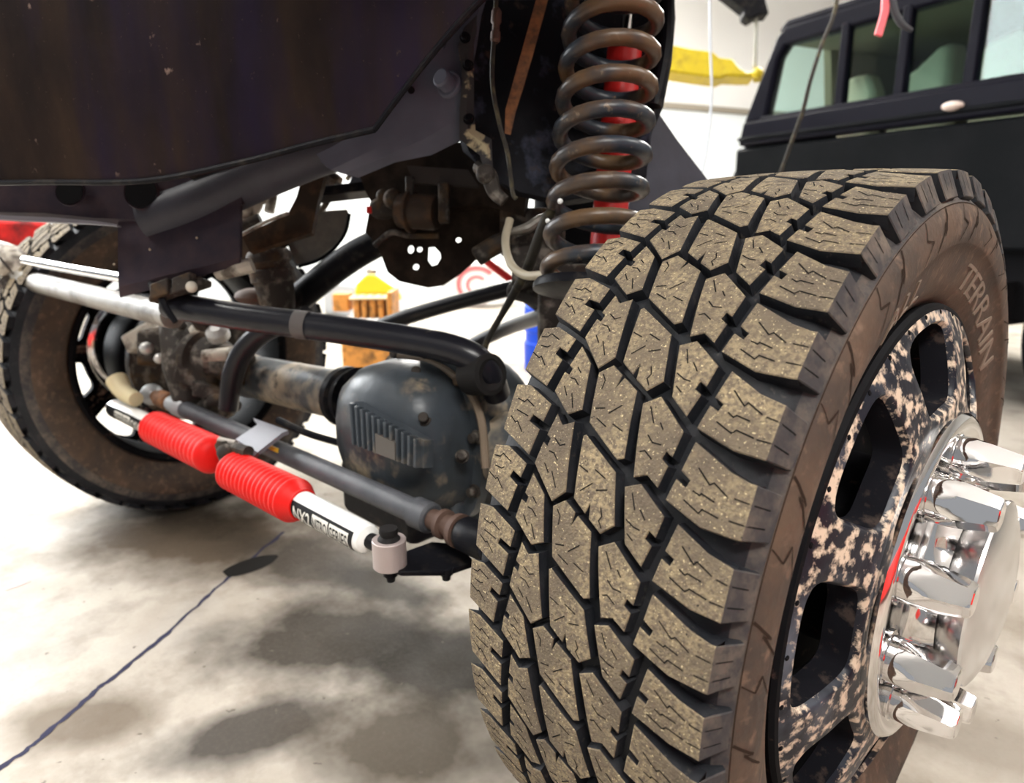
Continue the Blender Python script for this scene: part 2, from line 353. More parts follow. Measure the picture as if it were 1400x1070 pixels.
# the crack across the slab
def strip(pts, wd, z=0.0006):
    b = MB(); n = len(pts); vs = []
    for i, p in enumerate(pts):
        t = (pts[min(i+1, n-1)] - pts[max(i-1, 0)]).normalized(); s = Vector((-t.y, t.x, 0))*wd[i]*0.5
        vs += [p+s+Z*z, p-s+Z*z]
    b.add(vs, [(2*i, 2*i+1, 2*i+3, 2*i+2) for i in range(n-1)]); return b
cr = [(-60, 1100), (0, 1050), (36, 1026), (60, 1005), (90, 980), (130, 945), (152, 928), (200, 890), (235, 860), (270, 828), (300, 800), (330, 775), (362, 748), (395, 722)]
pts = [on_floor(*q) for q in cr]; pp = []; wd = []
for a, c in zip(pts, pts[1:]):
    for k in range(5):
        pp.append(a.lerp(c, k/5) + Vector((random.uniform(-1, 1), random.uniform(-1, 1), 0))*0.0022); wd.append(random.uniform(0.006, 0.013))
M['crack'] = mat('crack_dark', (0.030, 0.030, 0.055), 0.9)
struct('crack', strip(pp, wd), M['crack'], floor)
M['oil'] = mat('oil_smear', (0.008, 0.007, 0.006), 0.7)
q0, q1 = on_floor(306, 786), on_floor(378, 760); n = 12
pp = [q0.lerp(q1, i/n) + Vector((0, random.uniform(-1, 1)*0.004, 0)) for i in range(n+1)]
struct('tar_patch', strip(pp, [0.014+0.055*math.sin(math.pi*min(1, (i+.6)/(n+.4)))**.5 for i in range(n+1)], 0.0009), M['oil'], floor)
q0, q1 = on_floor(8, 806), on_floor(42, 794)
struct('paint_mark', strip([q0.lerp(q1, i/4) for i in range(5)], [.006, .012, .014, .012, .006], 0.0009), mat('pink_mark', (0.62, 0.22, 0.20), 0.6), floor)

# ================================================================ the near wheel
STEER = -0.0277
ANG = [72.7, 64.2, 56.3, 47.6, 39.4, 30.9, 23.0, 15.2, 8.1, 1.0]      # tread pitch edges measured, s = -5 .. 4
NP = 44
def ang_of(s):
    s0 = s + 5
    s0 = s0 % NP
    if s0 <= 9: i = min(int(s0), 8); return ANG[i] + (ANG[i+1]-ANG[i])*(s0-i)
    st = (360 - (ANG[0]-ANG[9]))/(NP-9)
    return ANG[9] - st*(s0-9)
R0 = 0.449; VS = 131.0
SD = Vector((0.347, -0.938)); SN = Vector((0.938, 0.347))
def crown(x): return R0 - 0.0048*(x/0.131)**2
def tmap(v, s, h):                    # v: mm across the tread, s: pitch, h: height in m -> wheel-local point
    x = v/1000; a = R(ang_of(s))
    if abs(v) <= VS: px, pr = x, crown(x) + h
    else:
        e = (abs(v)-VS)/1000; sg = 1 if v > 0 else -1
        px = sg*(0.131 + e*SD.x + h*SN.x); pr = crown(0.131) + e*SD.y + h*SN.y
    return (px, -pr*math.cos(a), pr*math.sin(a))
PL = 62.0                              # mm per pitch, flat pattern space
def offset_poly(P, d):
    n = len(P); out = []
    for i in range(n):
        p0, p1, p2 = Vector(P[i-1]), Vector(P[i]), Vector(P[(i+1) % n])
        a = (p1-p0).normalized(); c = (p2-p1).normalized()
        na = Vector((a.y, -a.x)); nc = Vector((c.y, -c.x)); m = na + nc
        k = d/max(0.35, 1 + na.dot(nc))
        out.append(p1 + m*k)
    return out
DEPTH = -0.0135
def block_mesh(poly, s0, shoulder):
    P = [Vector((x, -s*PL)) for x, s in poly]
    area_ = sum(P[i-1].x*P[i].y - P[i].x*P[i-1].y for i in range(len(P)))
    if area_ < 0: P.reverse()
    n = len(P)
    top = offset_poly(P, -0.9); bot = offset_poly(P, 1.6)
    bm = bmesh.new()
    vt = [bm.verts.new((p.x, p.y, 0)) for p in top]; ve = [bm.verts.new((p.x, p.y, -0.0009)) for p in P]; vb = [bm.verts.new((p.x, p.y, DEPTH)) for p in bot]
    f = bm.faces.new(vt); f.material_index = 0
    for i in range(n):
        j = (i+1) % n
        g = bm.faces.new((ve[i], ve[j], vt[j], vt[i])); g.material_index = 0
        g = bm.faces.new((vb[i], vb[j], ve[j], ve[i])); g.material_index = 1
    ys = [p.y for p in bot]; y = min(ys) + 7
    while y < max(ys) - 2:
        bmesh.ops.bisect_plane(bm, geom=bm.verts[:]+bm.edges[:]+bm.faces[:], plane_co=(0, y, 0), plane_no=(0, 1, 0)); y += 11
    if shoulder:
        for vx in (VS*shoulder, (VS+9)*shoulder):
            bmesh.ops.bisect_plane(bm, geom=bm.verts[:]+bm.edges[:]+bm.faces[:], plane_co=(vx, 0, 0), plane_no=(1, 0, 0))
        for f in bm.faces:
            if f.material_index == 0 and abs(f.calc_center_median().x) > VS: f.material_index = 2
    bmesh.ops.triangulate(bm, faces=[f for f in bm.faces if len(f.verts) > 4])
    for v in bm.verts: v.co = tmap(v.co.x, s0 - v.co.y/PL, v.co.z)
    bmesh.ops.recalc_face_normals(bm, faces=bm.faces)
    me = bpy.data.meshes.new('tread_block'); bm.to_mesh(me); bm.free()
    for k in ('tread', 'rubber', 'shoulder'): me.materials.append(M[k])
    me.shade_smooth(); me.set_sharp_from_angle(angle=R(28)); return me
# block outlines in (mm across, pitch) for the two alternating pitches, taken off the tread itself
def slot(a, b, hw=0.055):              # a short cross-slot bitten out of the edge a -> b
    pass
PAT = {
 'S': ([(-130,-1.15),(-111.5,-1.20),(-82,-1.03),(-84.6,-.80),(-96.5,-.86),(-98.5,-.75),(-86.2,-.67),(-91,-.24),(-128,-.42)],
       [(-130,-.17),(-111.8,-.20),(-76.5,0),(-78.5,.29),(-93.5,.23),(-95.5,.34),(-79.5,.42),(-82.4,.83),(-126,.57)]),
 'P': ([(-70.5,-.93),(-51,-.69),(-39.4,-.03),(-53,.09),(-79,-.2),(-76.5,-.50),(-70,-.47),(-69,-.57),(-74.2,-.61)],
       [(-64.9,.12),(-56.5,.24),(-54.5,.26),(-42.8,.17),(-28.1,1.16),(-40.7,1.36),(-72.5,.92),(-70,.58),(-64,.62),(-63,.50),(-68.5,.46)]),
 'C': ([(-38,-.586),(-26,-.728),(-12.6,-.615),(-13.4,-.42),(-9.2,-.585),(8,-.444),(19.5,.465),(13.4,.516),(-26.7,.12)],
       [(-28,.33),(-25.5,.30),(15.7,.68),(28.5,1.36),(17,1.53),(2.5,1.40),(0.2,1.18),(-2.6,1.35),(-18,1.2)]),
 'D': ([(18.2,-.30),(32,-.44),(62.5,-.077),(60.5,.27),(54,.22),(52.5,.33),(59.5,.40),(56.5,.70),(44.5,.585),(33.2,.67)],
       [(28,.82),(41.5,.72),(69,1.02),(66.5,1.31),(60,1.26),(58,1.37),(65,1.43),(60.2,1.73),(41.7,1.53)]),
 'T': ([(81.5,-.95),(110,-.74),(131,-.67),(159,-.66),(159,-.03),(131.5,-.0),(106,-.01),(72,-.16),(75.6,-.47),(83.5,-.42),(85.5,-.52),(77,-.58)],
       [(75,0),(110,.25),(126,.31),(159,.30),(159,.94),(126.5,1.0),(99,1.0),(66,.81),(69.5,.52),(79,.59),(81,.49),(71.5,.40)]),
}
SIPES = {
 'S': ([[(-126,-.99),(-118,-1.0),(-115,-1.06),(-102,-.98)],[(-121,-.84),(-112,-.83),(-109,-.86)],[(-127,-.71),(-116,-.64),(-114,-.67),(-104,-.54)]],
       [[(-120,.04),(-110,.07),(-108,.02),(-96,.10)],[(-116,.22),(-106,.25),(-99,.27)],[(-121,.34),(-112,.42),(-110,.39),(-100,.53)]]),
 'P': ([[(-63,-.6),(-57,-.53)],[(-66,-.43),(-60,-.42),(-54,-.35)],[(-69,-.29),(-62,-.17)],[(-57,-.21),(-50,-.02)]],
       [[(-57,.48),(-49,.56),(-44,.52)],[(-59,.68),(-53,.69),(-47,.77)],[(-60,.87),(-53,.98)],[(-49,.95),(-40,1.15)]]),
 'C': ([[(-32,-.57),(-27,-.49),(-27,-.37)],[(-25,-.09),(-16,-.12)],[(-10,-.07),(0,-.21)],[(-20,.04),(-8,.12)],[(-2,.06),(9,.12)]],
       [[(-21,.74),(-11,.79)],[(-4,.73),(8,.80)],[(-13,1.07),(-3,.92)],[(3,.99),(13,.94)],[(12,1.2),(15,1.3),(13,1.37),(17,1.45)]]),
 'D': ([[(27,-.28),(35,-.09)],[(41,-.11),(45,-.04)],[(34,.08),(40,.16),(48,.16)],[(32,.32),(36,.29),(44,.37)]],
       [[(37,.87),(43,1.06)],[(48,1.04),(54,1.14)],[(38,1.22),(46,1.28),(52,1.29)],[(42,1.39),(48,1.45)]]),
 'T': ([[(90,-.71),(102,-.55),(104,-.60),(117,-.50)],[(92,-.43),(97,-.39),(99,-.42),(110,-.39)],[(86,-.29),(100,-.20),(103,-.25),(117,-.21)],[(121,-.48),(130.8,-.46)],[(131.2,-.46),(150,-.44)],[(120,-.20),(130.8,-.20)],[(131.2,-.20),(150,-.19)]],
       [[(85,.31),(97,.47),(100,.43),(112,.54)],[(86,.60),(92,.63),(93,.60),(104,.65)],[(81,.74),(95,.84),(97,.78),(110,.82)],[(118,.54),(130.8,.55)],[(131.2,.55),(150,.54)],[(119,.81),(130.8,.81)],[(131.2,.81),(150,.78)]]),
}
def tire(root):
    prof = [(-.108,.303),(-.121,.316),(-.136,.345),(-.145,.372),(-.1455,.392),(-.139,.413),(-.130,.430),(-.117,.4335),(-.06,.4358),(0,.4362),(.06,.4358),(.108,.4330),(.121,.4298),(.1295,.4225),(.1395,.4125),(.1435,.405),(.1470,.393),(.1472,.380),(.1462,.3725),(.1445,.3700),(.1410,.3665),(.1372,.352),(.1310,.332),(.1265,.321),(.1250,.3195),(.1215,.3135),(.112,.303)]
    b = MB(); b.lathe((0, 0, 0), (1, 0, 0), prof, 176, closed=True)
    k = len(prof)
    for i, mi in enumerate(b.m):
        j = i // 176
        b.m[i] = 0 if 5 <= j <= 12 else (1 if j in (13, 4) else 2)
    t = obj('tire', b, [M['rubber'], M['shoulder'], M['sidewall']], root, 40, local=True)
    sp = MB()
    def ribbon(pts, s0, wd=0.55):
        for (v0, s_0), (v1, s_1) in zip(pts, pts[1:]):
            d = Vector((v1-v0, (s_1-s_0)*PL)).normalized(); n_ = Vector((-d.y, d.x))*wd; e = d*0.4
            q = []
            nn = 2
            for i in range(nn+1):
                f = i/nn; v = v0+(v1-v0)*f; s = s_0+(s_1-s_0)*f
                if i == 0: v -= e.x; s -= e.y/PL
                if i == nn: v += e.x; s += e.y/PL
                q.append(tmap(v+n_.x, s0+s+n_.y/PL, 0.00022)); q.append(tmap(v-n_.x, s0+s-n_.y/PL, 0.00022))
            sp.add(q, [(2*i, 2*i+1, 2*i+3, 2*i+2) for i in range(nn)])
    for k in range(0, NP, 2):
        s0 = k - 4
        for key in 'SPCDT':
            for e in (0, 1):
                poly = PAT[key][e]; sh = {'T': 1}.get(key, 0)
                o = bpy.data.objects.new('tread_block', block_mesh(poly, s0, sh)); o.parent = t; col.objects.link(o)
                for l in SIPES[key][e]: ribbon(l, s0)
    obj('sipe_cuts', sp, M['sipe'], t, 0, local=True, kind='stuff')
    # lightning marks moulded in the sidewall band, and the raised lettering
    PR = [(.1395,.4125),(.1435,.405),(.1470,.393),(.1472,.380),(.1462,.3725),(.1445,.3700),(.1410,.3665),(.1372,.352),(.1310,.332),(.1265,.321)]
    def sx(r):
        for (x0, r0), (x1, r1) in zip(PR, PR[1:]):
            if r0 >= r >= r1: return x0 + (x1-x0)*(r0-r)/(r0-r1)
        return .126
    mk = MB()
    def seg(a0, r0, a1, r1, wd):
        p = []
        da = (a1-a0)*R(1)*.39; dr = r1-r0; L_ = math.hypot(da, dr); nx, ny = -dr/L_*wd/2, da/L_*wd/2
        n_ = 4
        for i in range(n_+1):
            f = i/n_; a = R(a0+(a1-a0)*f); r = r0+dr*f
            for sg in (1, -1):
                aa = a + sg*nx/.39; rr_ = r + sg*ny
                p.append((sx(rr_)+.0006, -rr_*math.cos(aa), rr_*math.sin(aa)))
        mk.add(p, [(2*i, 2*i+1, 2*i+3, 2*i+2) for i in range(n_)])
    for k in range(44):
        a = ang_of(k) ; a2 = ang_of(k+1); 
        if a2 > a: a2 -= 360
        d = a-a2
        if k % 2 == 0:
            seg(a, .411, a-.30*d, .388, .0024); seg(a-.30*d, .388, a-.22*d, .400, .0009); seg(a-.22*d, .400, a-.62*d, .376, .0022); seg(a-.62*d, .376, a-.66*d, .3735, .001)
        else:
            seg(a, .411, a-.16*d, .397, .0011); seg(a-.16*d, .397, a+.10*d, .391, .0022); seg(a+.10*d, .391, a-.35*d, .3745, .0012)
        seg(a, .4120, a2, .4120, .0009)
    obj('lightning_mark', mk, M['groove_mark'], t, 0, local=True, kind='stuff')
    def arc_text(txt, a0, rbase, size, stretch):
        cu = bpy.data.curves.new('t', 'FONT'); cu.body = txt; cu.size = size; cu.extrude = 0.0; cu.resolution_u = 3
        to = bpy.data.objects.new('t', cu); me = bpy.data.meshes.new_from_object(to)
        bm = bmesh.new(); bm.from_mesh(me); bmesh.ops.triangulate(bm, faces=bm.faces)
        bmesh.ops.subdivide_edges(bm, edges=[e for e in bm.edges if e.calc_length() > .008], cuts=2)
        geo = bmesh.ops.extrude_face_region(bm, geom=bm.faces[:])
        ev = [g for g in geo['geom'] if isinstance(g, bmesh.types.BMVert)]
        for v in ev: v.co.z = 1
        for v in bm.verts:
            r = rbase + v.co.y; a = R(a0) + v.co.x*stretch/.34
            v.co = (sx(r) + (.0016 if v.co.z > .5 else -.0012), -r*math.cos(a), r*math.sin(a))
        bmesh.ops.recalc_face_normals(bm, faces=bm.faces)
        bm.to_mesh(me); bm.free(); bpy.data.objects.remove(to); bpy.data.curves.remove(cu); me.materials.append(M['letter'])
        o = bpy.data.objects.new('lettering', me); o.parent = t; col.objects.link(o); o['label'] = 'raised muddy sidewall lettering'
    arc_text('ALL', 60, .3275, .040, 1.5); arc_text('TERRAIN', 102, .3275, .040, 1.6)
    return t

def face_x(r):                         # rim face runs from lip to the hub flange
    P = [(.180,.1600),(.200,.1590),(.240,.150),(.280,.138),(.292,.132),(.300,.129),(.306,.124)]
    if r <= P[0][0]: return P[0][1]
    for (r0, x0), (r1, x1) in zip(P, P[1:]):
        if r <= r1: return x0 + (x1-x0)*(r-r0)/(r1-r0)
    return P[-1][1]
def rim(root):
    NW = 9; hs = 180/NW; rin, rout = .180, .304; rc = .243
    b = MB()
    dirs = sorted([2*math.pi*i/56 for i in range(56)])
    def rect(th):                      # sector boundary hit from the window centre, (arc metres, radius)
        c, s = math.cos(th), math.sin(th); t = 1e9; w = R(hs)*rc
        if abs(c) > 1e-9: t = min(t, (w if c > 0 else -w)/c)
        if abs(s) > 1e-9: t = min(t, ((rout-rc) if s > 0 else (rin-rc))/s)
        return c*t, rc+s*t
    w_ = R(hs)*rc
    for cx, cy in ((w_, rout-rc), (w_, rin-rc), (-w_, rout-rc), (-w_, rin-rc)): dirs.append(math.atan2(cy, cx) % (2*math.pi))
    dirs.sort(); n = len(dirs)
    def win(th, grow=0):               # rounded trapezoid
        c, s = math.cos(th), math.sin(th); lo, hi = 0, .12
        for _ in range(24):
            m = (lo+hi)/2; u, v = c*m, s*m
            hw = .0555 + .10*v + grow; hv = .0425 + grow
            if (abs(u)/hw)**5 + (abs(v)/hv)**5 < 1: lo = m
            else: hi = m
        return c*lo, rc+s*lo
    for k in range(NW):
        a0 = 44 + k*360/NW
        def P(q, dx=0):
            u, r = q; a = R(a0) + u/rc; return (face_x(r)+dx, -r*math.cos(a), r*math.sin(a))
        rings = []
        for j, th in enumerate(dirs):
            A, B_, Bi = rect(th), win(th, .004), win(th)
            col_ = [P(A)]
            for f in (.35, .7): col_.append(P((A[0]+(B_[0]-A[0])*f, A[1]+(B_[1]-A[1])*f), 0.0))
            col_ += [P(B_), P(win(th, .0025), -.0018), P(Bi, -.007), P(win(th, -.002), -.034), P(win(th, .012), -.036)]
            rings.append(col_)
        m = len(rings[0]); vs = [p for r_ in rings for p in r_]
        fs = [(j*m+i, j*m+i+1, ((j+1) % n)*m+i+1, ((j+1) % n)*m+i) for j in range(n) for i in range(m-1)]
        b.add(vs, fs); b.m[-len(fs):] = [1 if i >= 5 else 0 for j in range(n) for i in range(m-1)]
    bm = bmesh.new(); me = bpy.data.meshes.new('rim'); me.from_pydata(b.v, [], b.f); me.polygons.foreach_set('material_index', b.m); bm.from_mesh(me)
    bmesh.ops.remove_doubles(bm, verts=bm.verts, dist=.0004); bmesh.ops.recalc_face_normals(bm, faces=bm.faces); bm.to_mesh(me); bm.free()
    me.materials.append(M['rim']); me.materials.append(M['rim_wall']); me.shade_smooth(); me.set_sharp_from_angle(angle=R(50))
    o = bpy.data.objects.new('rim', me); o.parent = root; col.objects.link(o)
    b = MB(); b.lathe((0, 0, 0), (1, 0, 0), [(.129,.300),(.1275,.3045),(.1225,.3068),(.117,.3055),(.112,.302),(.06,.294),(-.05,.286),(-.098,.290),(-.110,.303),(-.117,.304),(-.117,.296),(-.105,.284),(-.05,.278),(.06,.284),(.105,.294)], 96, closed=True)
    obj('barrel', b, M['barrel'], o, local=True, label='dark inner wheel barrel')
    b = MB()
    for k in range(36):                # little bolts round the lip
        a = R(k*10+4); c = Vector((.1285, -.2965*math.cos(a), .2965*math.sin(a))); b.lathe(c, (1, 0, 0), [(-.004,.0032),(.0015,.0032),(.0025,.0018)], 8, 0, True, True)
    obj('lip_bolt', b, M['barrel'], o, local=True, kind='stuff')
    b = MB(); b.lathe((0, 0, 0), (1, 0, 0), [(-.09,.10),(-.09,.165),(-.075,.175),(.03,.178),(.05,.17),(.06,.12),(.12,.115),(.12,.06)], 48, 0, True, True)
    obj('brake_drum', b, M['barrel'], root, local=True, label='dark brake drum seen through the wheel windows')
    b = MB(); a = R(4); c = Vector((.055, -.262*math.cos(a), .262*math.sin(a))); d = Vector((.5, .86*math.cos(a)*.0+.75, .1)).normalized()
    b.lathe(c, d, [(0,.004),(.012,.004),(.0125,.0048),(.017,.0048),(.0175,.0042),(.022,.0042),(.0225,.0048),(.030,.0048),(.031,.003)], 12, 0, True, True)
    obj('valve_stem', b, M['brass'], o, local=True, label='brass tyre valve stem')
    return o
def hub(root):
    b = MB(); b.lathe((0, 0, 0), (1, 0, 0), [(.140,.186),(.156,.1890),(.167,.1895),(.1715,.186),(.1735,.180),(.1725,.172),(.1690,.166),(.1680,.118),(.172,.106),(.181,.096),(.196,.0915),(.200,.092)], 96, 0, False, False)
    h = obj('hub_cover', b, M['chrome_soft'], root, local=True, label='polished chrome hub flange')
    b = MB(); b.lathe((0, 0, 0), (1, 0, 0), [(.192,.088),(.200,.094),(.212,.1015),(.2215,.1045),(.2245,.1035),(.228,.096),(.234,.078),(.239,.05),(.2415,.02),(.242,0.0005)], 80)
    obj('center_cap', b, mat('chrome_cap', (.66,.66,.67), .2, 1.0), h, local=True, label='domed chrome centre cap')
    nb = MB(); nb.lathe((0, 0, 0), (1, 0, 0), [(-.002,.0232),(.004,.0238),(.0045,.0236)], 28)
    st = [(.004,.0238,.028),(.010,.0240,.0258),(.016,.0240,.0238),(.022,.0239,.0223),(.028,.0238,.0210),(.034,.0235,.0199),(.042,.0224,.0184),(.052,.0200,.0167),(.060,.0176,.0153),(.0625,.0162,.0146),(.0635,.0140,.0132)]
    n = 48; vs = []
    for (x, rc, ap) in st:             # round radius, hexagon apothem
        for i in range(n):
            th = 2*math.pi*i/n; m6 = (th % (math.pi/3)) - math.pi/6
            r = min(rc, ap/math.cos(m6)); vs.append((x, r*math.cos(th), r*math.sin(th)))
    nb.add(vs, [(j*n+i, (j+1)*n+i, (j+1)*n+(i+1) % n, j*n+(i+1) % n) for j in range(len(st)-1) for i in range(n)] + [tuple(range((len(st)-1)*n, len(st)*n))])
    first = None
    for k in range(10):
        a = R(21 + 36*k)
        if first is None: o = obj('lug_nut_cover', nb, M['chrome'], h, 22, local=True); first = o
        else: o = first.copy(); col.objects.link(o); o.parent = h
        o.location = (.1685, -.1425*math.cos(a), .1425*math.sin(a)); o.rotation_euler = (a*0 + 0.35*k, 0, 0)
    pk = MB(); pk.lathe((0, 0, 0), (1, 0, 0), [(0,.0285),(.0030,.0285),(.0034,.0262),(.0006,.0235),(.0,.022)], 28)
    f2 = None
    for k in range(10):
        a = R(21 + 36*k)
        if f2 is None: o = obj('nut_seat', pk, M['chrome_soft'], h, local=True); f2 = o
        else: o = f2.copy(); col.objects.link(o); o.parent = h
        o.location = (.1680, -.1425*math.cos(a), .1425*math.sin(a))
    return h
wheel = thing('wheel_assembly', 'large muddy off-road tyre on black dusty rim with chrome hub, nearest the camera', 'wheel', (0, 0, .447), STEER)
tire(wheel); rim(wheel); hub(wheel)
def dup(o, parent=None):
    c = o.copy(); col.objects.link(c)
    if parent is not None: c.parent = parent; c.matrix_parent_inverse = o.matrix_parent_inverse
    for ch in [x for x in o.children]: dup(ch, c)
    return c
far = dup(wheel); far.location = (-1.80, -.12, .447); far.rotation_euler = (R(9), 0, math.pi + .04)
far['label'] = 'muddy off-road tyre at the far left end of the axle, inner side showing'

# ================================================================ coil spring and shock by the near wheel
def P3(l): return [at(*q) for q in l]
top, bot = at(846, -60, 1.05), at(806, 392, 1.03)
ax = (bot-top); Ls = ax.length; ax.normalize(); e = RT - ax*RT.dot(ax); e.normalize(); g = ax.cross(e)
t = thing('coil_spring', 'thick black coil spring with brown dust, standing behind the near tyre', 'spring', bot)
b = MB(); pts = []; turns = 9.9; rm = .0665
for i in range(int(turns*20)+1):
    f = i/(turns*20); a = 2*math.pi*turns*f + .4
    pts.append(top + ax*(Ls*f) + e*(rm*math.cos(a)) + g*(rm*math.sin(a)))
b.tube(pts, .0120, 12, sub=1); obj('coil', b, M['coil'], t)
b = MB(); b.lathe(bot - ax*.004, ax, [(0,.082),(.006,.086),(.014,.086),(.02,.05)], 28, 0, True, True); obj('spring_seat', b, M['black_metal'], t)
b = MB(); b.lathe(top - ax*.016, ax, [(0,.05),(.004,.086),(.012,.086),(.016,.07)], 28, 0, True, True); obj('upper_seat', b, M['black_metal'], t)
t = thing('shock_absorber', 'red shock absorber standing just behind the black coil spring', 'shock', bot)
off = RT*.038 + FW*.135
s0, s1 = top + off, bot + off
b = MB(); b.cyl(s0 + ax*.06, s1 - ax*.0, .030, n=24); obj('shock_body', b, mat('shock_red', (.50,.018,.016), .4), t)
b = MB(); b.cyl(s0 + ax*.02, s0 + ax*.12, .010, n=16); obj('shock_rod', b, M['chrome_soft'], t)

# spring tower, inner fender and frame behind the spring
D = 1.22
b = MB(); rows = [[(590,-60,1.10),(700,-60,1.16),(800,-60,1.22),(890,-60,1.22),(912,-60,1.20)],
                  [(600,20,1.10),(700,20,1.18),(800,20,1.24),(890,20,1.24),(914,20,1.21)],
                  [(610,90,1.12),(700,90,1.18),(800,90,1.24),(885,90,1.24),(909,80,1.21)],
                  [(625,150,1.12),(700,150,1.18),(790,150,1.24),(875,145,1.24),(897,140,1.21)],
                  [(640,205,1.14),(700,215,1.18),(780,215,1.22),(860,200,1.22),(888,175,1.21)],
                  [(660,235,1.16),(710,262,1.18),(770,275,1.2),(850,262,1.2),(884,240,1.2)]]
b.sheet([P3(r) for r in rows], .02)
tw = thing('spring_tower', 'black dirty spring tower plate standing behind the coil spring', 'bracket', at(760, 240, 1.2))
obj('tower_plate', b, mat('tower_black', (0.010, 0.010, 0.013), 0.45, spots=[((0.045,0.05,0.075), 14, .62, .05), ((0.05,0.035,0.028), 26, .66, .04)], bump=.3), tw)
b = MB(); b.tube(P3([(912,-60,1.19),(913,30,1.19),(908,85,1.19),(895,145,1.19)]), .012, 10); obj('edge_flange', b, M['black_metal'], tw)
b = MB(); b.sheet([P3([(880,140,1.30),(892,142,1.32)]), P3([(872,200,1.30),(925,190,1.36)]), P3([(862,270,1.30),(968,246,1.42)]), P3([(850,330,1.30),(1010,300,1.5)])], .012)
tag(obj('fender_liner', b, M['slate_plate']), 'dark grey sloping inner fender sheet between the spring and the near tyre', 'fender')
# frame horn with big bolt and worn flange
fh = thing('frame_horn', 'slate painted frame horn with one big bolt above the brown bracket', 'frame', at(580, 190, 1.12))
b = MB(); b.sheet([P3([(430,205,1.14),(470,160,1.14),(520,100,1.14),(600,20,1.13),(668,-40,1.12)]), P3([(440,222,1.13),(500,185,1.12),(560,130,1.11),(610,75,1.11),(655,10,1.11)]),
             P3([(452,232,1.13),(520,200,1.115),(575,160,1.11),(618,110,1.11),(650,60,1.11)]), P3([(470,238,1.14),(530,212,1.12),(580,190,1.115),(622,165,1.11),(636,140,1.11)]), P3([(490,243,1.16),(540,222,1.15),(590,212,1.14),(622,196,1.13),(634,188,1.125)])], .02)
obj('horn_plate', b, M['horn'], fh)
def bolt(c, d, r, h, m, parent, name='bolt', washer=True):
    d = Vector(d).normalized(); c = Vector(c); b = MB()
    if washer: b.lathe(c, d, [(0, r*1.5), (h*.18, r*1.5), (h*.24, r*1.35)], 24, 0, True, True)
    b.lathe(c + d*h*.2, d, [(0, r*1.05), (h*.7, r*1.05), (h*.8, r*.85)], 6 if not washer else 18, 0, True, True)
    return obj(name, b, m, parent, 30)
TOC = -FW
bolt(at(616, 117, 1.105), TOC + RT*-.55 + UP*.1, .0145, .030, M['horn'], fh)
b = MB(); b.cyl(at(562,123,1.112), at(562,123,1.09), .006, n=12); obj('slot_plug', b, M['under'], fh)
b = MB(); b.sheet([P3([(634,38,1.09),(652,20,1.09),(652,42,1.1)]), P3([(626,62,1.09),(640,58,1.085),(648,60,1.09)]), P3([(632,110,1.09),(640,105,1.085),(648,108,1.09)]), P3([(628,150,1.09),(638,150,1.085),(648,150,1.09)]), P3([(628,190,1.09),(640,180,1.085),(650,178,1.09)]), P3([(656,212,1.09),(666,200,1.085),(672,190,1.09)]), P3([(662,236,1.10),(668,236,1.095),(674,232,1.1)])], .006)
obj('worn_flange', b, M['worn_paint'], fh, label='flange with bare yellowish worn patches')
for q in ((636,52,1.082),(640,90,1.08),(641,163,1.08)): bolt(at(*q), TOC, .006, .010, M['black_metal'], fh, 'flange_bolt')
b = MB(); b.tube(P3([(655,228,1.12),(668,240,1.1),(676,262,1.1),(690,275,1.1)]), [.012,.014,.012,.01], 10); b.ball(at(664,238,1.09), .016); obj('flange_knuckle', b, M['cast'], fh)
# frame rail running back under the truck
b = MB(); b.abox(-.55, -.43, .45, 1.85, .66, .84)
fr = thing('frame_rail', 'black frame rail running back behind the near wheel', 'frame', (-.49, 1.1, .66)); obj('rail', b, M['black_metal'], fr)
tb = thing('body_shade_slab', 'unseen black slab in place of the raised truck hood, added for shade', 'truck', (-.9, .3, 1.5))
b = MB(); b.abox(-1.75, -.02, -.62, .85, 1.52, 1.60); obj('hood_slab', b, M['black_metal'], tb, bevel=.02)  # unseen slab standing in for the hood, added to shade the truck underside

# ================================================================ bumper
bp = thing('front_bumper', 'huge dusty black bumper shell filling the top left', 'bumper', at(250, 200, .95))
bl = [(-170,244,1.20),(-60,250,1.12),(60,249,1.06),(200,247,1.0),(330,222,.95),(430,196,.92),(512,177,.90)]
b = MB(); rows = []
tl = [(-170,-260,1.02),(-60,-260,.98),(60,-260,.95),(250,-250,.91),(420,-230,.88),(590,-200,.86),(790,-120,.85)]
for i in range(9):
    f = i/8; r = []
    for a, c in zip(bl, tl):
        p = at(*a).lerp(at(*c), f); r.append(p + TOC*(.035*math.sin(math.pi*f)))
    rows.append(r)
b.sheet(rows, .012); obj('bumper_shell', b, M['bumper'], bp, 60)
b = MB(); b.tube([p + TOC*0 for p in rows[0]], .0045, 8); b.tube([r[-1] for r in rows], .004, 8); obj('bumper_lip', b, M['black_metal'], bp, label='thin rolled bumper edge')
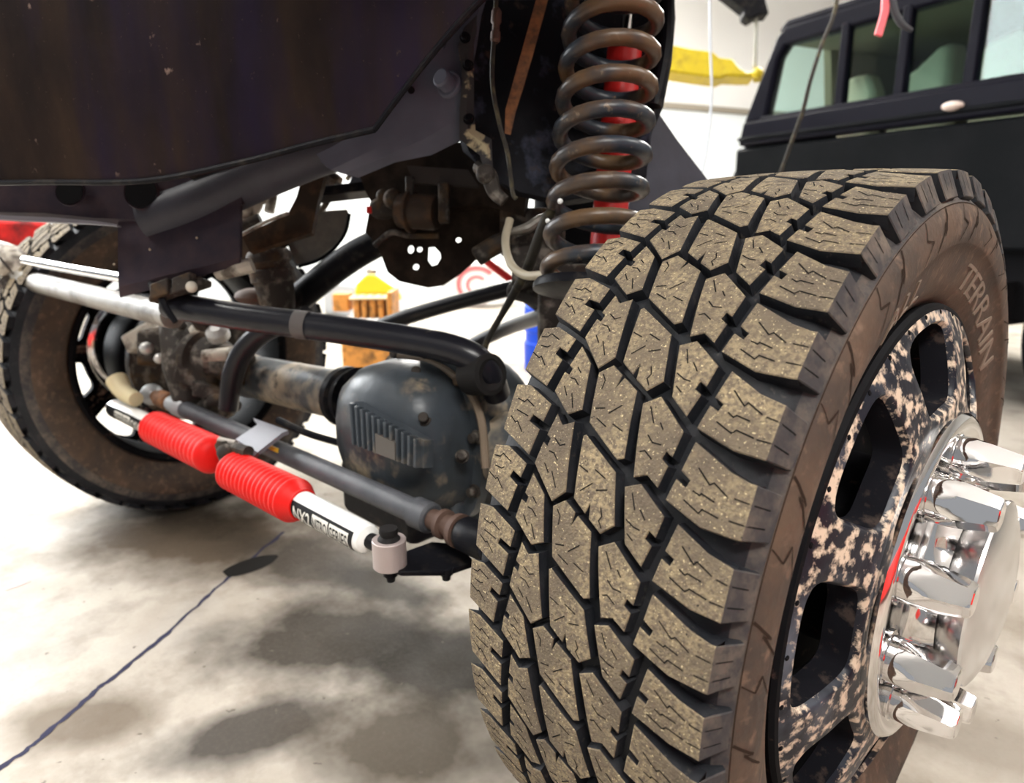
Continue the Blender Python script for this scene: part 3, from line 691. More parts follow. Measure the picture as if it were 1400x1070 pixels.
# lower lip with two holes behind the bumper edge
cm = thing('front_crossmember', 'plum black crossmember plate with two round holes under the bumper', 'frame', at(130, 290, 1.2))
rows = [[(-120,215,1.30),(0,222,1.26),(60,222,1.24),(130,220,1.23),(200,215,1.21),(260,205,1.19),(330,195,1.17)],
        [(-120,262,1.30),(0,268,1.26),(60,268,1.24),(130,266,1.23),(200,262,1.21),(260,250,1.19),(330,238,1.17)],
        [(-120,284,1.31),(0,290,1.27),(60,291,1.25),(130,298,1.24),(200,300,1.22),(260,292,1.2),(330,280,1.18)],
        [(-120,292,1.33),(0,297,1.29),(60,301,1.27),(130,307,1.26),(200,310,1.24),(260,302,1.22),(330,290,1.2)]]
b = MB(); b.sheet([P3(r) for r in rows], .014); obj('lip_plate', b, M['plum_plate'], cm)
for (x, y, d, r) in ((97,262,1.218,.024),(194,263,1.194,.028)):
    b = MB(); c = at(x, y, d+.004); b.lathe(c - TOC*.004, TOC, [(0,.001),(.002,r*.98),(.006,r),(.008,r*1.08),(.004,r*1.12)], 28); b.lathe(c, TOC, [(.0045,.0005),(.0046,r*.99)], 28, 1)
    obj('plate_hole', b, [M['plum_plate'], M['under']], cm)
b = MB(); b.sheet([P3([(-120,287,1.28),(0,294,1.25),(70,297,1.23),(130,302,1.22),(160,307,1.21)]), P3([(-120,293,1.28),(0,300,1.25),(70,303,1.23),(130,306,1.22),(160,309,1.21)])], .01)
obj('lip_seam', b, mat('lip_edge', (.16,.15,.17), .4, bump=.1), cm, label='bright worn bottom seam')
tr = thing('tube_crossmember', 'smooth slate tube running from the crossmember up to the frame horn', 'frame', at(330, 260, 1.2))
b = MB(); b.tube(P3([(205,300,1.24),(270,278,1.22),(340,247,1.20),(400,222,1.18),(450,205,1.17),(520,188,1.16)]), [.040,.041,.041,.040,.038,.036], 24); obj('tube', b, M['slate_plate'], tr)
b = MB(); c = at(322,262,1.2); b.tube(P3([(262,236,1.19),(322,222,1.17),(330,205,1.17)]), .012, 10); obj('weld_tab', b, M['black_metal'], tr)

# sway bar bracket, clamp and bars
br = thing('sway_bar_bracket', 'flat plum black bracket plate hanging above the sway bar clamp', 'bracket', at(245, 400, 1.2))
rows = [[(161,296,1.24),(245,285,1.21),(328,268,1.18)], [(161,350,1.24),(245,335,1.205),(328,315,1.175)], [(162,392,1.235),(245,372,1.2),(328,352,1.17)], [(164,407,1.25),(245,386,1.215),(328,362,1.19)]]
b = MB(); b.sheet([P3(r) for r in rows], .007); obj('plate', b, M['plum_plate'], br)
b = MB()
for q in ((205,341,1.215),(269,325,1.195),(156,361,1.235)): b.ball(at(*q), .0022, 8, 5)
obj('paint_chip', b, M['seat'], br, kind='stuff')
b = MB(); b.box(at(247,398,1.215), RT*.048+UP*.016, UP*.006, FW*.02); obj('clamp_strap', b, M['cast'], br, bevel=.003)
b = MB(); b.tube(P3([(206,388,1.22),(218,400,1.205),(226,420,1.2),(240,440,1.2)]), [.006,.007,.007,.005], 10); obj('strap_hook', b, M['black_metal'], br)
b = MB()
for q in ((222,396,1.2),(252,388,1.19)): b.box(at(*q), RT*.016+UP*.006, UP*.014, FW*.014)
obj('clamp_block', b, M['cast'], br, bevel=.003)
b = MB(); b.tube(P3([(300,373,1.22),(330,366,1.2),(345,362,1.2)]), .014, 10); b.ball(at(262,392,1.18), .01); obj('clamp_bolt', b, M['cast_light'], br)
sw = thing('sway_bar', 'thick glossy black sway bar crossing in front of the axle', 'bar', at(420, 480, 1.2))
b = MB(); b.tube(P3([(228,420,1.25),(250,420,1.24),(330,433,1.21),(430,446,1.18),(540,462,1.14),(610,475,1.11),(648,490,1.1),(668,512,1.11),(680,540,1.14)]), [.020,.0245,.0245,.0245,.0245,.0245,.0245,.0245,.022], 24)
obj('bar', b, M['black_gloss'], sw)
b = MB(); b.lathe(at(414,444,1.183), (at(440,447,1.175)-at(405,443,1.186)), [(-.012,.0247),(-.0115,.0252),(.0135,.0252),(.014,.0247)], 24); obj('tape_band', b, mat('tape', (.085,.075,.072), .5), sw, label='faded grey tape band')
b = MB(); b.lathe(at(660,512,1.10), TOC + RT*.9, [(-.03,.026),(-.028,.034),(.02,.034),(.022,.026),(.018,.016),(.006,.014)], 22, 0, True, True); obj('end_bushing', b, M['bushing'], sw)
al = thing('alloy_link_bar', 'dusty pale metal bar running left from the sway bar clamp', 'bar', at(100, 420, 1.6))
b = MB(); b.tube(P3([(14,370,1.72),(40,383,1.66),(110,401,1.5),(175,417,1.38),(236,432,1.28)]), [.022,.024,.024,.024,.024], 20); obj('bar', b, M['alloy'], al)
b = MB(); b.ball(at(10,362,1.7), .05, 14, 9, (1, .8, .6)); b.ball(at(46,398,1.68), .03); b.tube(P3([(-30,340,1.75),(12,352,1.7),(34,372,1.68)]), [.03,.035,.02], 12); obj('joint', b, M['cast_light'], al)
b = MB(); b.tube(P3([(0,352,1.62),(8,362,1.62),(18,374,1.62)]), .003, 8); obj('joint_clip', b, M['cast'], al); b = MB(); b.lathe(at(14,388,1.68), TOC, [(0,.02),(.01,.02)], 16, 0, True, True); obj('joint_washer', b, M['cast'], al)
b = MB(); b.tube(P3([(34,356,1.60),(100,368,1.48),(175,381,1.36)]), .0105, 16); tag(obj('chrome_rod', b, M['chrome_soft']), 'shiny chrome rod lying just above the dusty pale bar', 'rod')

# ================================================================ axle
axl = thing('front_axle', 'dirty black front axle with finned differential cover', 'axle', (-.75, -.05, .3))
b = MB(); b.lathe(at(300,505,1.85), at(505,548,1.36)-at(300,505,1.85), [(0,.046),(.16,.050),(.19,.056),(.20,.053),(.62,.053)], 32, 0, True, True); obj('axle_tube', b, M['axle'], axl)
b = MB(); b.lathe(at(470,541,1.43), at(505,548,1.36)-at(300,505,1.85), [(0,.054),(.008,.064),(.026,.064),(.034,.058),(.06,.066)], 32, 0, True, True); obj('tube_collar', b, M['black_metal'], axl)
b = MB(); b.lathe((-.50,-.03,.44), (1, .02, 0), [(0,.07),(.06,.06),(.32,.055)], 28, 0, True, True); obj('axle_tube', b, M['axle'], axl)
b = MB(); b.ball((-.66,.0,.445), .165, 28, 18, (1.05,.9,.95)); b.abox(-.80,-.53,-.12,.02,.295,.40); obj('housing', b, M['cover'], axl, bevel=.012)
# cover: loft from flange ring to the finned front face
def ringpts(cx, cz, y, rx, rz, pw, n=40, tilt=0):
    o = []
    for i in range(n):
        a = 2*math.pi*i/n; c, s = math.cos(a), math.sin(a); k = (abs(c)**pw + abs(s)**pw)**(-1/pw)
        o.append(Vector((cx + rx*k*c, y + tilt*k*c, cz + rz*k*s)))
    return o
secs = [ringpts(-.635,.452,-.075,.150,.165,2.6), ringpts(-.635,.452,-.098,.150,.165,2.6), ringpts(-.635,.453,-.100,.132,.146,2.4), ringpts(-.636,.458,-.135,.128,.142,2.5),
        ringpts(-.638,.462,-.175,.136,.130,2.6), ringpts(-.642,.464,-.205,.118,.108,2.7), ringpts(-.646,.466,-.222,.092,.078,2.6), ringpts(-.65,.468,-.228,.05,.04,2.2)]
b = MB(); vs = [p for s_ in secs for p in s_]; n = 40
b.add(vs, [(j*n+i, j*n+(i+1) % n, (j+1)*n+(i+1) % n, (j+1)*n+i) for j in range(len(secs)-1) for i in range(n)] + [tuple(range((len(secs)-1)*n, len(secs)*n))])
dc = obj('diff_cover', b, M['cover'], axl, 50)
b = MB(); b.abox(-.775,-.55,-.20,-.10,.29,.40); obj('sump', b, M['black_metal'], axl, bevel=.015)
A, B_, C_, D_ = at(483,549,1.135), at(580,602,1.045), at(579,640,1.045), at(487,606,1.135)
b = MB(); b.sheet([[A, A.lerp(B_,.5), B_], [D_.lerp(A,.5), A.lerp(B_,.5).lerp(D_.lerp(C_,.5),.5), C_.lerp(B_,.5)], [D_, D_.lerp(C_,.5), C_]], .022); obj('fin_panel', b, M['cover'], dc)
nf = (B_-A).cross(D_-A).normalized(); nf = nf if nf.dot(CAM-A) > 0 else -nf
for k in range(12):
    f = (k+.4)/12; p, q = A.lerp(B_, f), D_.lerp(C_, f); d = (B_-A).normalized()*.0030
    b = MB(); b.box((p+q)/2 + nf*.006, (q-p)*.5, d, nf*.007); obj('fin', b, M['cover'], dc, bevel=.0015)
p, q = A.lerp(B_, .42), A.lerp(B_, .70); p2, q2 = D_.lerp(C_, .42), D_.lerp(C_, .70)
b = MB(); b.sheet([[p.lerp(p2,.42)+nf*.016, q.lerp(q2,.42)+nf*.016], [p2.lerp(p,.04)+nf*.016, q2.lerp(q,.04)+nf*.016]], .01); obj('badge_plate', b, M['cast_light'] if False else mat('badge', (.085,.075,.066), .5, bump=.2), dc)
for i in range(10):
    a = 2*math.pi*(i+.3)/10; c_, s_ = math.cos(a), math.sin(a); k = (abs(c_)**2.6+abs(s_)**2.6)**(-1/2.6)
    bolt(Vector((-.635+.141*k*c_, -.098, .452+.157*k*s_)), (0, -1, 0), .0085, .016, M['cast'], dc, 'cover_bolt')
for q in ((512,523,1.2),(570,510,1.16),(580,573,1.10),(632,624,1.13)):
    bolt(at(*q), TOC + UP*.3, .008, .016, M['cast'], dc, 'cover_bolt')
b = MB(); b.tube(P3([(545,487,1.22),(575,492,1.20),(610,506,1.17),(640,533,1.14),(658,575,1.12),(664,640,1.11)]), .007, 8); obj('cover_rim', b, mat('dusty_rim', (.16,.12,.085), .7, bump=.2), dc)
b = MB(); b.lathe((-.44,-.02,.45), (1, 0, .05), [(0,.05),(.03,.07),(.05,.07),(.06,.05),(.2,.05),(.21,.08),(.26,.08)], 24, 0, True, True); obj('tube_seal', b, M['cast'], axl)
# knuckle, rotor and clutter at the far wheel
kn = thing('steering_knuckle', 'dirty steering knuckle with brake parts inside the far left wheel', 'knuckle', (-1.55, -.1, .4))
fx = Vector((-1.62, -.12, .447))
b = MB(); b.lathe(fx - Vector((.05, 0, 0)), (1, 0, 0), [(0,.17),(.03,.17),(.031,.08),(.06,.07)], 36, 0, True, True); obj('brake_rotor', b, M['cast'], kn)
b = MB(); b.tube(P3([(232,425,1.74),(244,455,1.70),(252,500,1.66),(258,560,1.62)]), [.030,.046,.052,.030], 10); b.box(at(226,472,1.74), RT*.055+UP*.01, UP*.045, FW*.04); b.box(at(278,505,1.64), RT*.05-UP*.02, UP*.05+RT*.01, FW*.04); obj('knuckle_casting', b, M['cast'], kn, bevel=.014)
b = MB(); b.lathe(at(262,482,1.66), at(340,505,1.6)-at(262,482,1.66), [(0,.05),(.02,.062),(.035,.062),(.045,.05),(.09,.052),(.10,.044),(.16,.046)], 20, 0, True, True); obj('axle_yoke', b, M['cast'], kn)
b = MB(); b.box(at(290,536,1.60), RT*.035-UP*.01, UP*.018, FW*.03); b.tube(P3([(270,560,1.62),(296,548,1.58),(326,556,1.56)]), [.014,.020,.014], 10); obj('steering_arm', b, M['cast'], kn, bevel=.006)
for k in range(4): b = MB(); b.lathe(at(250+k*17,446+k*7,1.66), TOC + UP*.5, [(0,.012),(.012,.012),(.014,.007)], 6, 0, True, True); obj('knuckle_bolt', b, M['cast_light'] if k % 2 else M['cast'], kn)
b = MB(); b.box(at(196,462,1.76), RT*.035+UP*.02, UP*.022-RT*.01, FW*.03); b.box(at(222,450,1.74), RT*.04+UP*.028, UP*.012, FW*.02); obj('brake_caliper', b, M['cast_light'], kn, bevel=.006)
bare = mat('bare_metal', (.55,.54,.52), .35, .4)
b = MB(); b.ball(at(200,476,1.68), .016); obj('knuckle_bolt', b, bare, kn)
b = MB(); b.ball(at(218,490,1.66), .013); obj('knuckle_bolt', b, bare, kn)
b = MB(); b.lathe(at(300,460,1.6), TOC + UP*.8, [(0,.026),(.02,.026),(.03,.012)], 12, 0, True, True); obj('knuckle_bolt', b, bare, kn)
b = MB(); b.lathe(at(308,484,1.55), RT + UP*.08, [(-.05,.014),(.05,.017)], 14, 0, True, True); obj('hose_fitting', b, M['cast_light'], kn)
b = MB(); b.lathe(at(283,442,1.62), TOC + UP, [(0,.03),(.03,.034),(.04,.02)], 14, 0, True, True); obj('ball_joint', b, M['cast'], kn); b = MB(); b.lathe(at(308,555,1.62), TOC, [(0,.03),(.02,.028),(.03,.01)], 14, 0, True, True); obj('ball_joint', b, M['cast'], kn)

# ================================================================ tie rod
td = thing('tie_rod', 'long grey tie rod tube running behind the red steering dampers', 'rod', at(400, 640, 1.35))
a_, b_ = at(212,541,1.72), at(584,706,1.05)
b = MB(); b.cyl(a_.lerp(b_, .13), b_, .0195, n=24); obj('rod_tube', b, M['tierod'], td)
d = (b_-a_).normalized()
b = MB(); b.lathe(b_ - d*.03, d, [(0,.0205),(.004,.0245),(.038,.0245),(.042,.02)], 24, 0, True, True); obj('clamp_sleeve', b, M['tierod'], td)
b = MB(); b.lathe(b_ + d*.012, d, [(0,.016),(.02,.016),(.022,.023),(.03,.023),(.032,.017),(.05,.017),(.052,.025),(.062,.026),(.064,.018)], 24, 0, True, True); obj('adjuster_nut', b, M['rust_collar'], td)
b = MB(); b.lathe(b_ + d*.074, d, [(0,.020),(.01,.026),(.05,.027),(.09,.022)], 22, 0, True, True); b.ball(b_ + d*.15, .03); obj('rod_end', b, M['black_metal'], td)
b = MB(); b.lathe(a_, d, [(0,.014),(.03,.016),(.035,.022),(.09,.022),(.095,.016)], 20, 0, True, True); obj('adjuster_nut', b, M['rust'], td)
pale = mat('pale_sleeve', (.36,.37,.38), .4, .2, bump=.1)
b = MB(); b.ball(a_ - d*.02, .028); obj('rod_end', b, pale, td)
b = MB(); b.lathe(a_ + d*.10, d, [(0,.0195),(.03,.02),(.034,.0235),(.075,.0235),(.08,.02)], 20, 0, True, True); obj('clamp_sleeve', b, pale, td)
b = MB(); b.box(at(374,613,1.312), (b_-a_).normalized()*.018, UP*.004, FW*.003); obj('paint_spot', b, M['jack_yellow'], td)

# two steering dampers
def damper(pa, pb, pc, label):
    """pa inner rod end, pb boot/body joint, pc outer eye (all points)"""
    pa, pb, pc = Vector(pa), Vector(pb), Vector(pc)
    t = thing('steering_damper', label, 'damper', pb, 0)
    d1 = pb-pa; L1 = d1.length; d1.normalize()
    prof = [(0,.020),(.006,.030)]; x = .01; nr = 15
    for k in range(nr):
        f0 = .012 + (L1-.03)*k/nr; st = (L1-.03)/nr
        prof += [(f0,.0345),(f0+st*.3,.0385),(f0+st*.6,.0385),(f0+st*.9,.0345)]
    prof += [(L1-.014,.034),(L1-.004,.0275),(L1+.004,.0268)]
    b = MB(); b.lathe(pa, d1, prof, 30, 0, True, True); bt = obj('boot', b, M['red'], t, 50)
    # a slight sag keeps the boot from looking machined
    d2 = pc-pb; L2 = d2.length; d2.normalize()
    b = MB(); b.lathe(pb, d2, [(-.01,.0235),(L2-.052,.0235),(L2-.046,.021),(L2-.04,.012)], 32, 0, True, True); bd = obj('damper_body', b, M['white_body'], t, 30)
    side = d2.cross(Z).normalized(); 
    if side.dot(CAM-pb) < 0: side = -side
    up_ = side.cross(d2).normalized()
    if up_.z < 0: up_ = -up_
    def cylp(x, a, r): return pb + d2*x + (side*math.cos(a) + up_*math.sin(a))*r
    def patch(x0, x1, a0, a1, r, na=10):
        b = MB(); vs = []
        for i in range(na+1):
            a = a0 + (a1-a0)*i/na
            for x in (x0, x1): vs.append(cylp(x, a, r))
        b.add(vs, [(2*i, 2*i+1, 2*i+3, 2*i+2) for i in range(na)]); return b
    Lb = L2-.054
    b = patch(.004, Lb, R(-60), R(40), .02385); obj('label_band', b, M['label_black'], bd, 30)
    b = patch(.068, .112, R(-38), R(28), .02405); obj('label_field', b, M['label_white'], bd, 30)
    b = patch(.116, min(Lb-.008, .166), R(-38), R(28), .02405); obj('label_field', b, M['label_white'], bd, 30)
    def text(txt, x0, size, a0, m, wid, r):
        cu = bpy.data.curves.new('t', 'FONT'); cu.body = txt; cu.size = size; cu.resolution_u = 3; cu.offset = size*.012
        to = bpy.data.objects.new('t', cu); me = bpy.data.meshes.new_from_object(to)
        bm = bmesh.new(); bm.from_mesh(me); bmesh.ops.triangulate(bm, faces=bm.faces)
        for _ in range(3): bmesh.ops.subdivide_edges(bm, edges=[e for e in bm.edges if e.calc_length() > .0035], cuts=1); bmesh.ops.triangulate(bm, faces=[f for f in bm.faces if len(f.verts) > 3])
        bm.to_mesh(me); bm.free(); xs = [v.co.x for v in me.vertices]; s = wid/(max(xs)-min(xs)); m0 = min(xs)
        for v in me.vertices: v.co = cylp(x0 + (v.co.x-m0)*s, a0 + v.co.y/.0235, r)
        bpy.data.objects.remove(to); bpy.data.curves.remove(cu); me.materials.append(m)
        o = bpy.data.objects.new('lettering', me); o.parent = bd; col.objects.link(o)
    text('NX2', .012, .032, R(-34), M['label_white'], .050, .0243)
    text('NITRO', .070, .028, R(-31), M['label_black'], .040, .0244); text('SERIES', .118, .028, R(-31), M['label_black'], min(Lb-.012, .164)-.118, .0244)
    return t, d2, up_, side
pa, pb, pc = at(316,641,1.30), at(413,689,1.135), at(529,751,.985)
t1, d2, u2, s2 = damper(pa, pb, pc, 'red booted white steering damper on the right, ending at the round eye')
eye = pc + d2*.006
b = MB(); b.lathe(eye - Z*.024, Z, [(0,.0165),(0,.0235),(.001,.0245),(.042,.0245),(.043,.0235),(.043,.0165)], 28, closed=True); obj('mount_eye', b, M['eye_metal'], t1)
b = MB(); b.lathe(eye - Z*.03, Z, [(0,.015),(.05,.0165),(.055,.012),(.060,.014),(.066,.013)], 20, 0, True, True); obj('eye_bushing', b, M['bushing'], t1)
b = MB(); b.cyl(pc - d2*.05, pc - d2*.012, .012, n=16); obj('eye_neck', b, M['black_metal'], t1)
pa2, pb2, pc2 = at(296,624,1.335), at(208,582,1.56), at(148,553,1.74)
t2, d2b, u2b, s2b = damper(pa2, pb2, pc2, 'red booted white steering damper on the left, near the far wheel')
b = MB(); c = at(166,524,1.66); b.tube([at(186,546,1.62), at(170,536,1.65), at(160,520,1.67)], [.018,.021,.026], 14); obj('end_cap', b, M['cream_plastic'], t2, label='cream coloured end mount')
# middle clamp with bracket, and the outer bracket
cl = thing('damper_clamp', 'grey centre clamp bracket joining the two red dampers to the tie rod', 'bracket', at(330, 620, 1.33))
b = MB(); b.sheet([P3([(346,571,1.37),(394,588,1.30)]), P3([(352,580,1.34),(385,592,1.29)]), P3([(322,600,1.32),(352,618,1.27)]), P3([(318,606,1.33),(345,626,1.28)])], .008); obj('bracket_plate', b, mat('clamp_grey', (.20,.20,.225), .4, .2, bump=.08), cl)
b = MB(); b.tube(P3([(300,608,1.31),(318,612,1.30),(340,618,1.27)]), .012, 10); b.cyl(at(303,606,1.3), at(312,636,1.29), .013, n=14); b.ball(at(308,618,1.29), .016); obj('clamp_bolt', b, M['cast'], cl)
b = MB(); b.tube(P3([(300,602,1.31),(322,607,1.3)]), .008, 8); b.tube(P3([(306,634,1.28),(316,626,1.28)]), .010, 8); obj('clamp_nut', b, mat('pale_nut', (.40,.36,.32), .45, .3), cl)
b = MB(); b.tube(P3([(380,574,1.34),(420,592,1.30),(470,607,1.26)]), .007, 8); obj('bracket_arm', b, M['black_metal'], cl)
ob = thing('damper_bracket', 'flat black bracket plate bolted under the damper eye and tie rod end', 'bracket', at(570, 770, 1.0))
b = MB(); b.prism(P3([(514,766,.985),(548,781,.965),(612,781,.99),(650,768,1.02),(626,742,1.06),(590,740,1.06),(556,752,1.02)]), Z*-.008); obj('plate', b, M['black_metal'], ob, bevel=.002)
for q in ((534,782,.985),(610,780,1.0)):
    p = at(*q); b = MB(); b.lathe(p + Z*.006, -Z, [(0,.011),(.010,.011),(.011,.0075),(.020,.006)], 12, 0, True, True); obj('bracket_bolt', b, M['black_metal'], ob)

# ================================================================ links, hoses, brackets in the middle
def pipe(name, pts, rad, m, label, cat, n=14):
    b = MB(); b.tube(P3(pts), rad, n); return tag(obj(name, b, m), label, cat)
pipe('control_arm', [(372,440,1.52),(420,398,1.50),(480,352,1.46),(545,318,1.42)], [.030,.031,.031,.028], M['black_metal'], 'dark diagonal control arm tube rising to the brown bracket', 'arm')
pipe('control_arm', [(500,455,1.72),(560,432,1.66),(640,409,1.58),(735,385,1.5)], [.020,.019,.018,.018], M['black_gloss'], 'upper slim black link rod seen right above the sway bar', 'arm')
pipe('control_arm', [(610,490,1.8),(660,464,1.70),(700,446,1.58),(755,428,1.36)], .017, M['black_gloss'], 'lower slim black link rod beside the near tyre edge', 'arm')
pipe('track_bar', [(312,560,1.50),(318,515,1.49),(334,478,1.47),(366,450,1.44),(420,432,1.40)], [.020,.023,.023,.023,.022], M['black_gloss'], 'curved black track bar bending down in front of the axle tube', 'bar', 18)
# brown bracket plate with small holes
bk = thing('arm_bracket', 'large brown dirty bracket with round holes in the middle', 'bracket', at(600, 390, 1.35))
rows = [[(478,205,1.40),(540,198,1.38),(600,196,1.36),(660,192,1.33),(716,190,1.30)], [(500,262,1.38),(545,245,1.36),(600,240,1.34),(660,235,1.31),(722,250,1.28)],
        [(520,300,1.36),(555,290,1.35),(600,285,1.33),(660,280,1.31),(716,296,1.29)]]
b = MB(); b.sheet([P3(r) for r in rows], .02); obj('bracket_body', b, M['brown_plate'], bk)
# lower web with true openings
def plate_holes(outline, holes, d, thick, m, parent, name):
    """flat plate at depth d from picture outlines; holes are real openings"""
    o0 = at(600, 330, d); cu = bpy.data.curves.new('t', 'CURVE'); cu.dimensions = '2D'; cu.fill_mode = 'BOTH'; cu.extrude = thick/2
    for l in [outline] + holes:
        sp = cu.splines.new('POLY'); sp.points.add(len(l)-1); sp.use_cyclic_u = True
        for p, (x, y) in zip(sp.points, l): p.co = ((x-600)/FPX*d, -(y-330)/FPX*d, 0, 1)
    to = bpy.data.objects.new('t', cu); me = bpy.data.meshes.new_from_object(to)
    for v in me.vertices: v.co = o0 + RT*v.co.x + UP*v.co.y + TOC*v.co.z
    bpy.data.objects.remove(to); bpy.data.curves.remove(cu); me.materials.clear(); me.materials.append(m)
    o = bpy.data.objects.new(name, me); col.objects.link(o); o.parent = parent
    o.matrix_parent_inverse = Matrix.Translation(parent.location).inverted(); return o
def circ(x, y, rx, ry=None, n=14): ry = ry or rx; return [(x + rx*math.cos(2*math.pi*i/n), y + ry*math.sin(2*math.pi*i/n)) for i in range(n)]
plate_holes([(505,290),(540,282),(600,276),(660,270),(718,268),(722,300),(700,318),(672,342),(650,356),(630,374),(606,390),(585,393),(562,388),(545,384),(530,372),(522,350),(512,330),(500,318)],
            [circ(562,341,4.5,6), circ(574,341,4), circ(569,365,4.5), [(586,338),(594,337),(602,346),(603,353),(598,362),(591,364),(585,356)], circ(627,328,4)], 1.36, .008, M['brown_plate'], bk, 'hole_web')
b = MB(); b.tube(P3([(512,336,1.35),(535,318,1.34),(560,322,1.335),(600,322,1.33)]), .006, 8); obj('web_rib', b, M['cast'], bk)
bs = thing('arm_bushing', 'shiny brown cylindrical bushing held by straps in the middle bracket', 'bushing', at(580, 300, 1.3))
b = MB(); b.lathe(at(545,288,1.31), at(610,291,1.28)-at(545,288,1.31), [(0,.020),(.004,.032),(.022,.034),(.024,.040),(.030,.040),(.032,.033),(.075,.034),(.082,.030)], 26, 0, True, True); obj('bushing_sleeve', b, mat('bushing_brown', (.050,.036,.028), .3, spots=[((.10,.055,.03), 20, .55, .1)], bump=.05), bs)
b = MB(); b.box(at(561,266,1.29), RT*.008, UP*.032, FW*.012); b.box(at(607,278,1.27), RT*.010, UP*.036, FW*.012); obj('strap', b, M['cast'], bs, bevel=.003)
b = MB(); b.lathe(at(507,285,1.33), RT, [(0,.012),(.012,.02),(.03,.022),(.05,.016)], 16, 0, True, True); b.ball(at(538,272,1.31), .02); b.ball(at(524,268,1.32), .014); obj('pivot_bolt', b, M['cast'], bs)
b = MB(); b.box(at(505,287,1.32), RT*.005, UP*.006, FW*.004); obj('red_tip', b, M['red_paint'], bs)
b = MB(); b.sheet([P3([(556,226,1.29),(640,232,1.27)]), P3([(566,250,1.285),(655,255,1.265)])], .01); obj('top_strap', b, mat('strap_taupe', (.048,.040,.036), .6, bump=.2), bs)
# hanging arm and shield left of the bracket
pa_ = thing('pitman_arm', 'rusty brown bent flat arm hanging under the slate tube', 'arm', at(400, 300, 1.34))
b = MB(); rows = [[(432,200,1.34),(452,196,1.34)],[(415,235,1.34),(444,238,1.34)],[(405,270,1.335),(434,278,1.335)],[(393,293,1.33),(426,318,1.33)],[(330,322,1.33),(342,345,1.33)]]
b.sheet([P3(r) for r in rows], .02); obj('arm', b, mat('arm_rusty', (.032,.022,.015), .6, spots=[((.075,.042,.022), 30, .56, .1)], bump=.2), pa_)
b = MB(); b.tube(P3([(328,322,1.32),(362,304,1.32),(394,291,1.32)]), .0035, 8); obj('arm_edge', b, M['cast_light'], pa_)
gb = thing('steering_gear', 'ribbed dark steering gear housing beneath the rusty arm', 'gearbox', at(370, 410, 1.42))
b = MB(); b.lathe(at(366,342,1.40), (at(378,405,1.42)-at(366,342,1.40)), [(0,.040),(.010,.046),(.022,.046),(.026,.038),(.036,.038),(.040,.045),(.062,.045),(.066,.04),(.11,.036),(.14,.03)], 26, 0, True, True); obj('gear_housing', b, M['cast'], gb)
b = MB(); b.ball(at(345,405,1.46), .03, 12, 8, (1.4,1.2,.6)); b.ball(at(372,400,1.46), .022); obj('gear_fitting', b, M['rust_collar'], gb)
sh = thing('heat_shield', 'grey rounded dust shield right of the rusty arm', 'shield', at(430, 350, 1.5))
b = MB(); b.prism(P3([(390,330,1.5),(416,312,1.5),(428,296,1.5),(446,288,1.5),(474,286,1.5),(478,298,1.5),(470,318,1.5),(456,336,1.5),(436,352,1.5),(416,362,1.5),(405,360,1.5),(398,345,1.5)]), FW*.012); obj('shield_plate', b, mat('shield_grey', (.105,.095,.082), .65, bump=.25, spots=[((.16,.14,.11), 20, .55, .1)]), sh)
b = MB(); b.tube(P3([(478,292,1.49),(472,318,1.49),(456,340,1.49),(434,356,1.49),(408,364,1.49)]), .004, 8); obj('shield_edge', b, M['under'], sh)
b = MB(); b.box(at(478,262,1.44), RT*.075+UP*.008, UP*.010, FW*.03); tag(obj('support_arm', b, M['black_metal'], bevel=.004), 'short black flat support arm above the dust shield', 'arm')
b = MB(); b.prism(P3([(472,262,1.46),(490,222,1.46),(530,222,1.46),(540,258,1.46)]), FW*.02); tag(obj('grey_plate', b, mat('far_grey', (.13,.14,.17), .55)), 'small grey plate glimpsed left of the brown bracket', 'plate')
b = MB(); b.box(at(447,236,1.7), RT*.010-UP*.016, RT*.007+UP*.004, FW*.01); tag(obj('red_tab', b, M['red']), 'small red tab glimpsed above the dust shield', 'tab')
cb = thing('wiring_cluster', 'pale dusty fittings glimpsed behind the rusty arm', 'fitting', at(470, 230, 1.66))
b = MB(); b.tube(P3([(474,246,1.66),(490,222,1.66)]), .006, 8); obj('pale_fitting', b, M['cast_light'], cb); b = MB(); b.tube(P3([(450,214,1.68),(470,222,1.66),(484,216,1.66)]), .012, 10); obj('pale_fitting', b, M['cast_light'], cb); b = MB(); b.tube(P3([(330,300,1.6),(345,280,1.6),(352,262,1.6)]), [.02,.024,.018], 12); obj('pale_fitting', b, M['cast_light'], cb); b = MB(); b.tube(P3([(355,275,1.6),(372,262,1.6),(368,290,1.6)]), .012, 10); obj('pale_fitting', b, M['cast_light'], cb)
b = MB(); b.tube(P3([(462,252,1.66),(430,300,1.60),(380,340,1.47)]), .008, 8); obj('harness_tube', b, M['cast'], cb); b = MB(); b.lathe(at(340,306,1.58), RT + UP*.4, [(-.03,.014),(.03,.014)], 14, 0, True, True); obj('dark_fitting', b, M['cast'], cb); b = MB(); b.tube(P3([(440,258,1.66),(452,246,1.66),(462,252,1.66)]), .02, 10); obj('dark_fitting', b, M['cast'], cb)

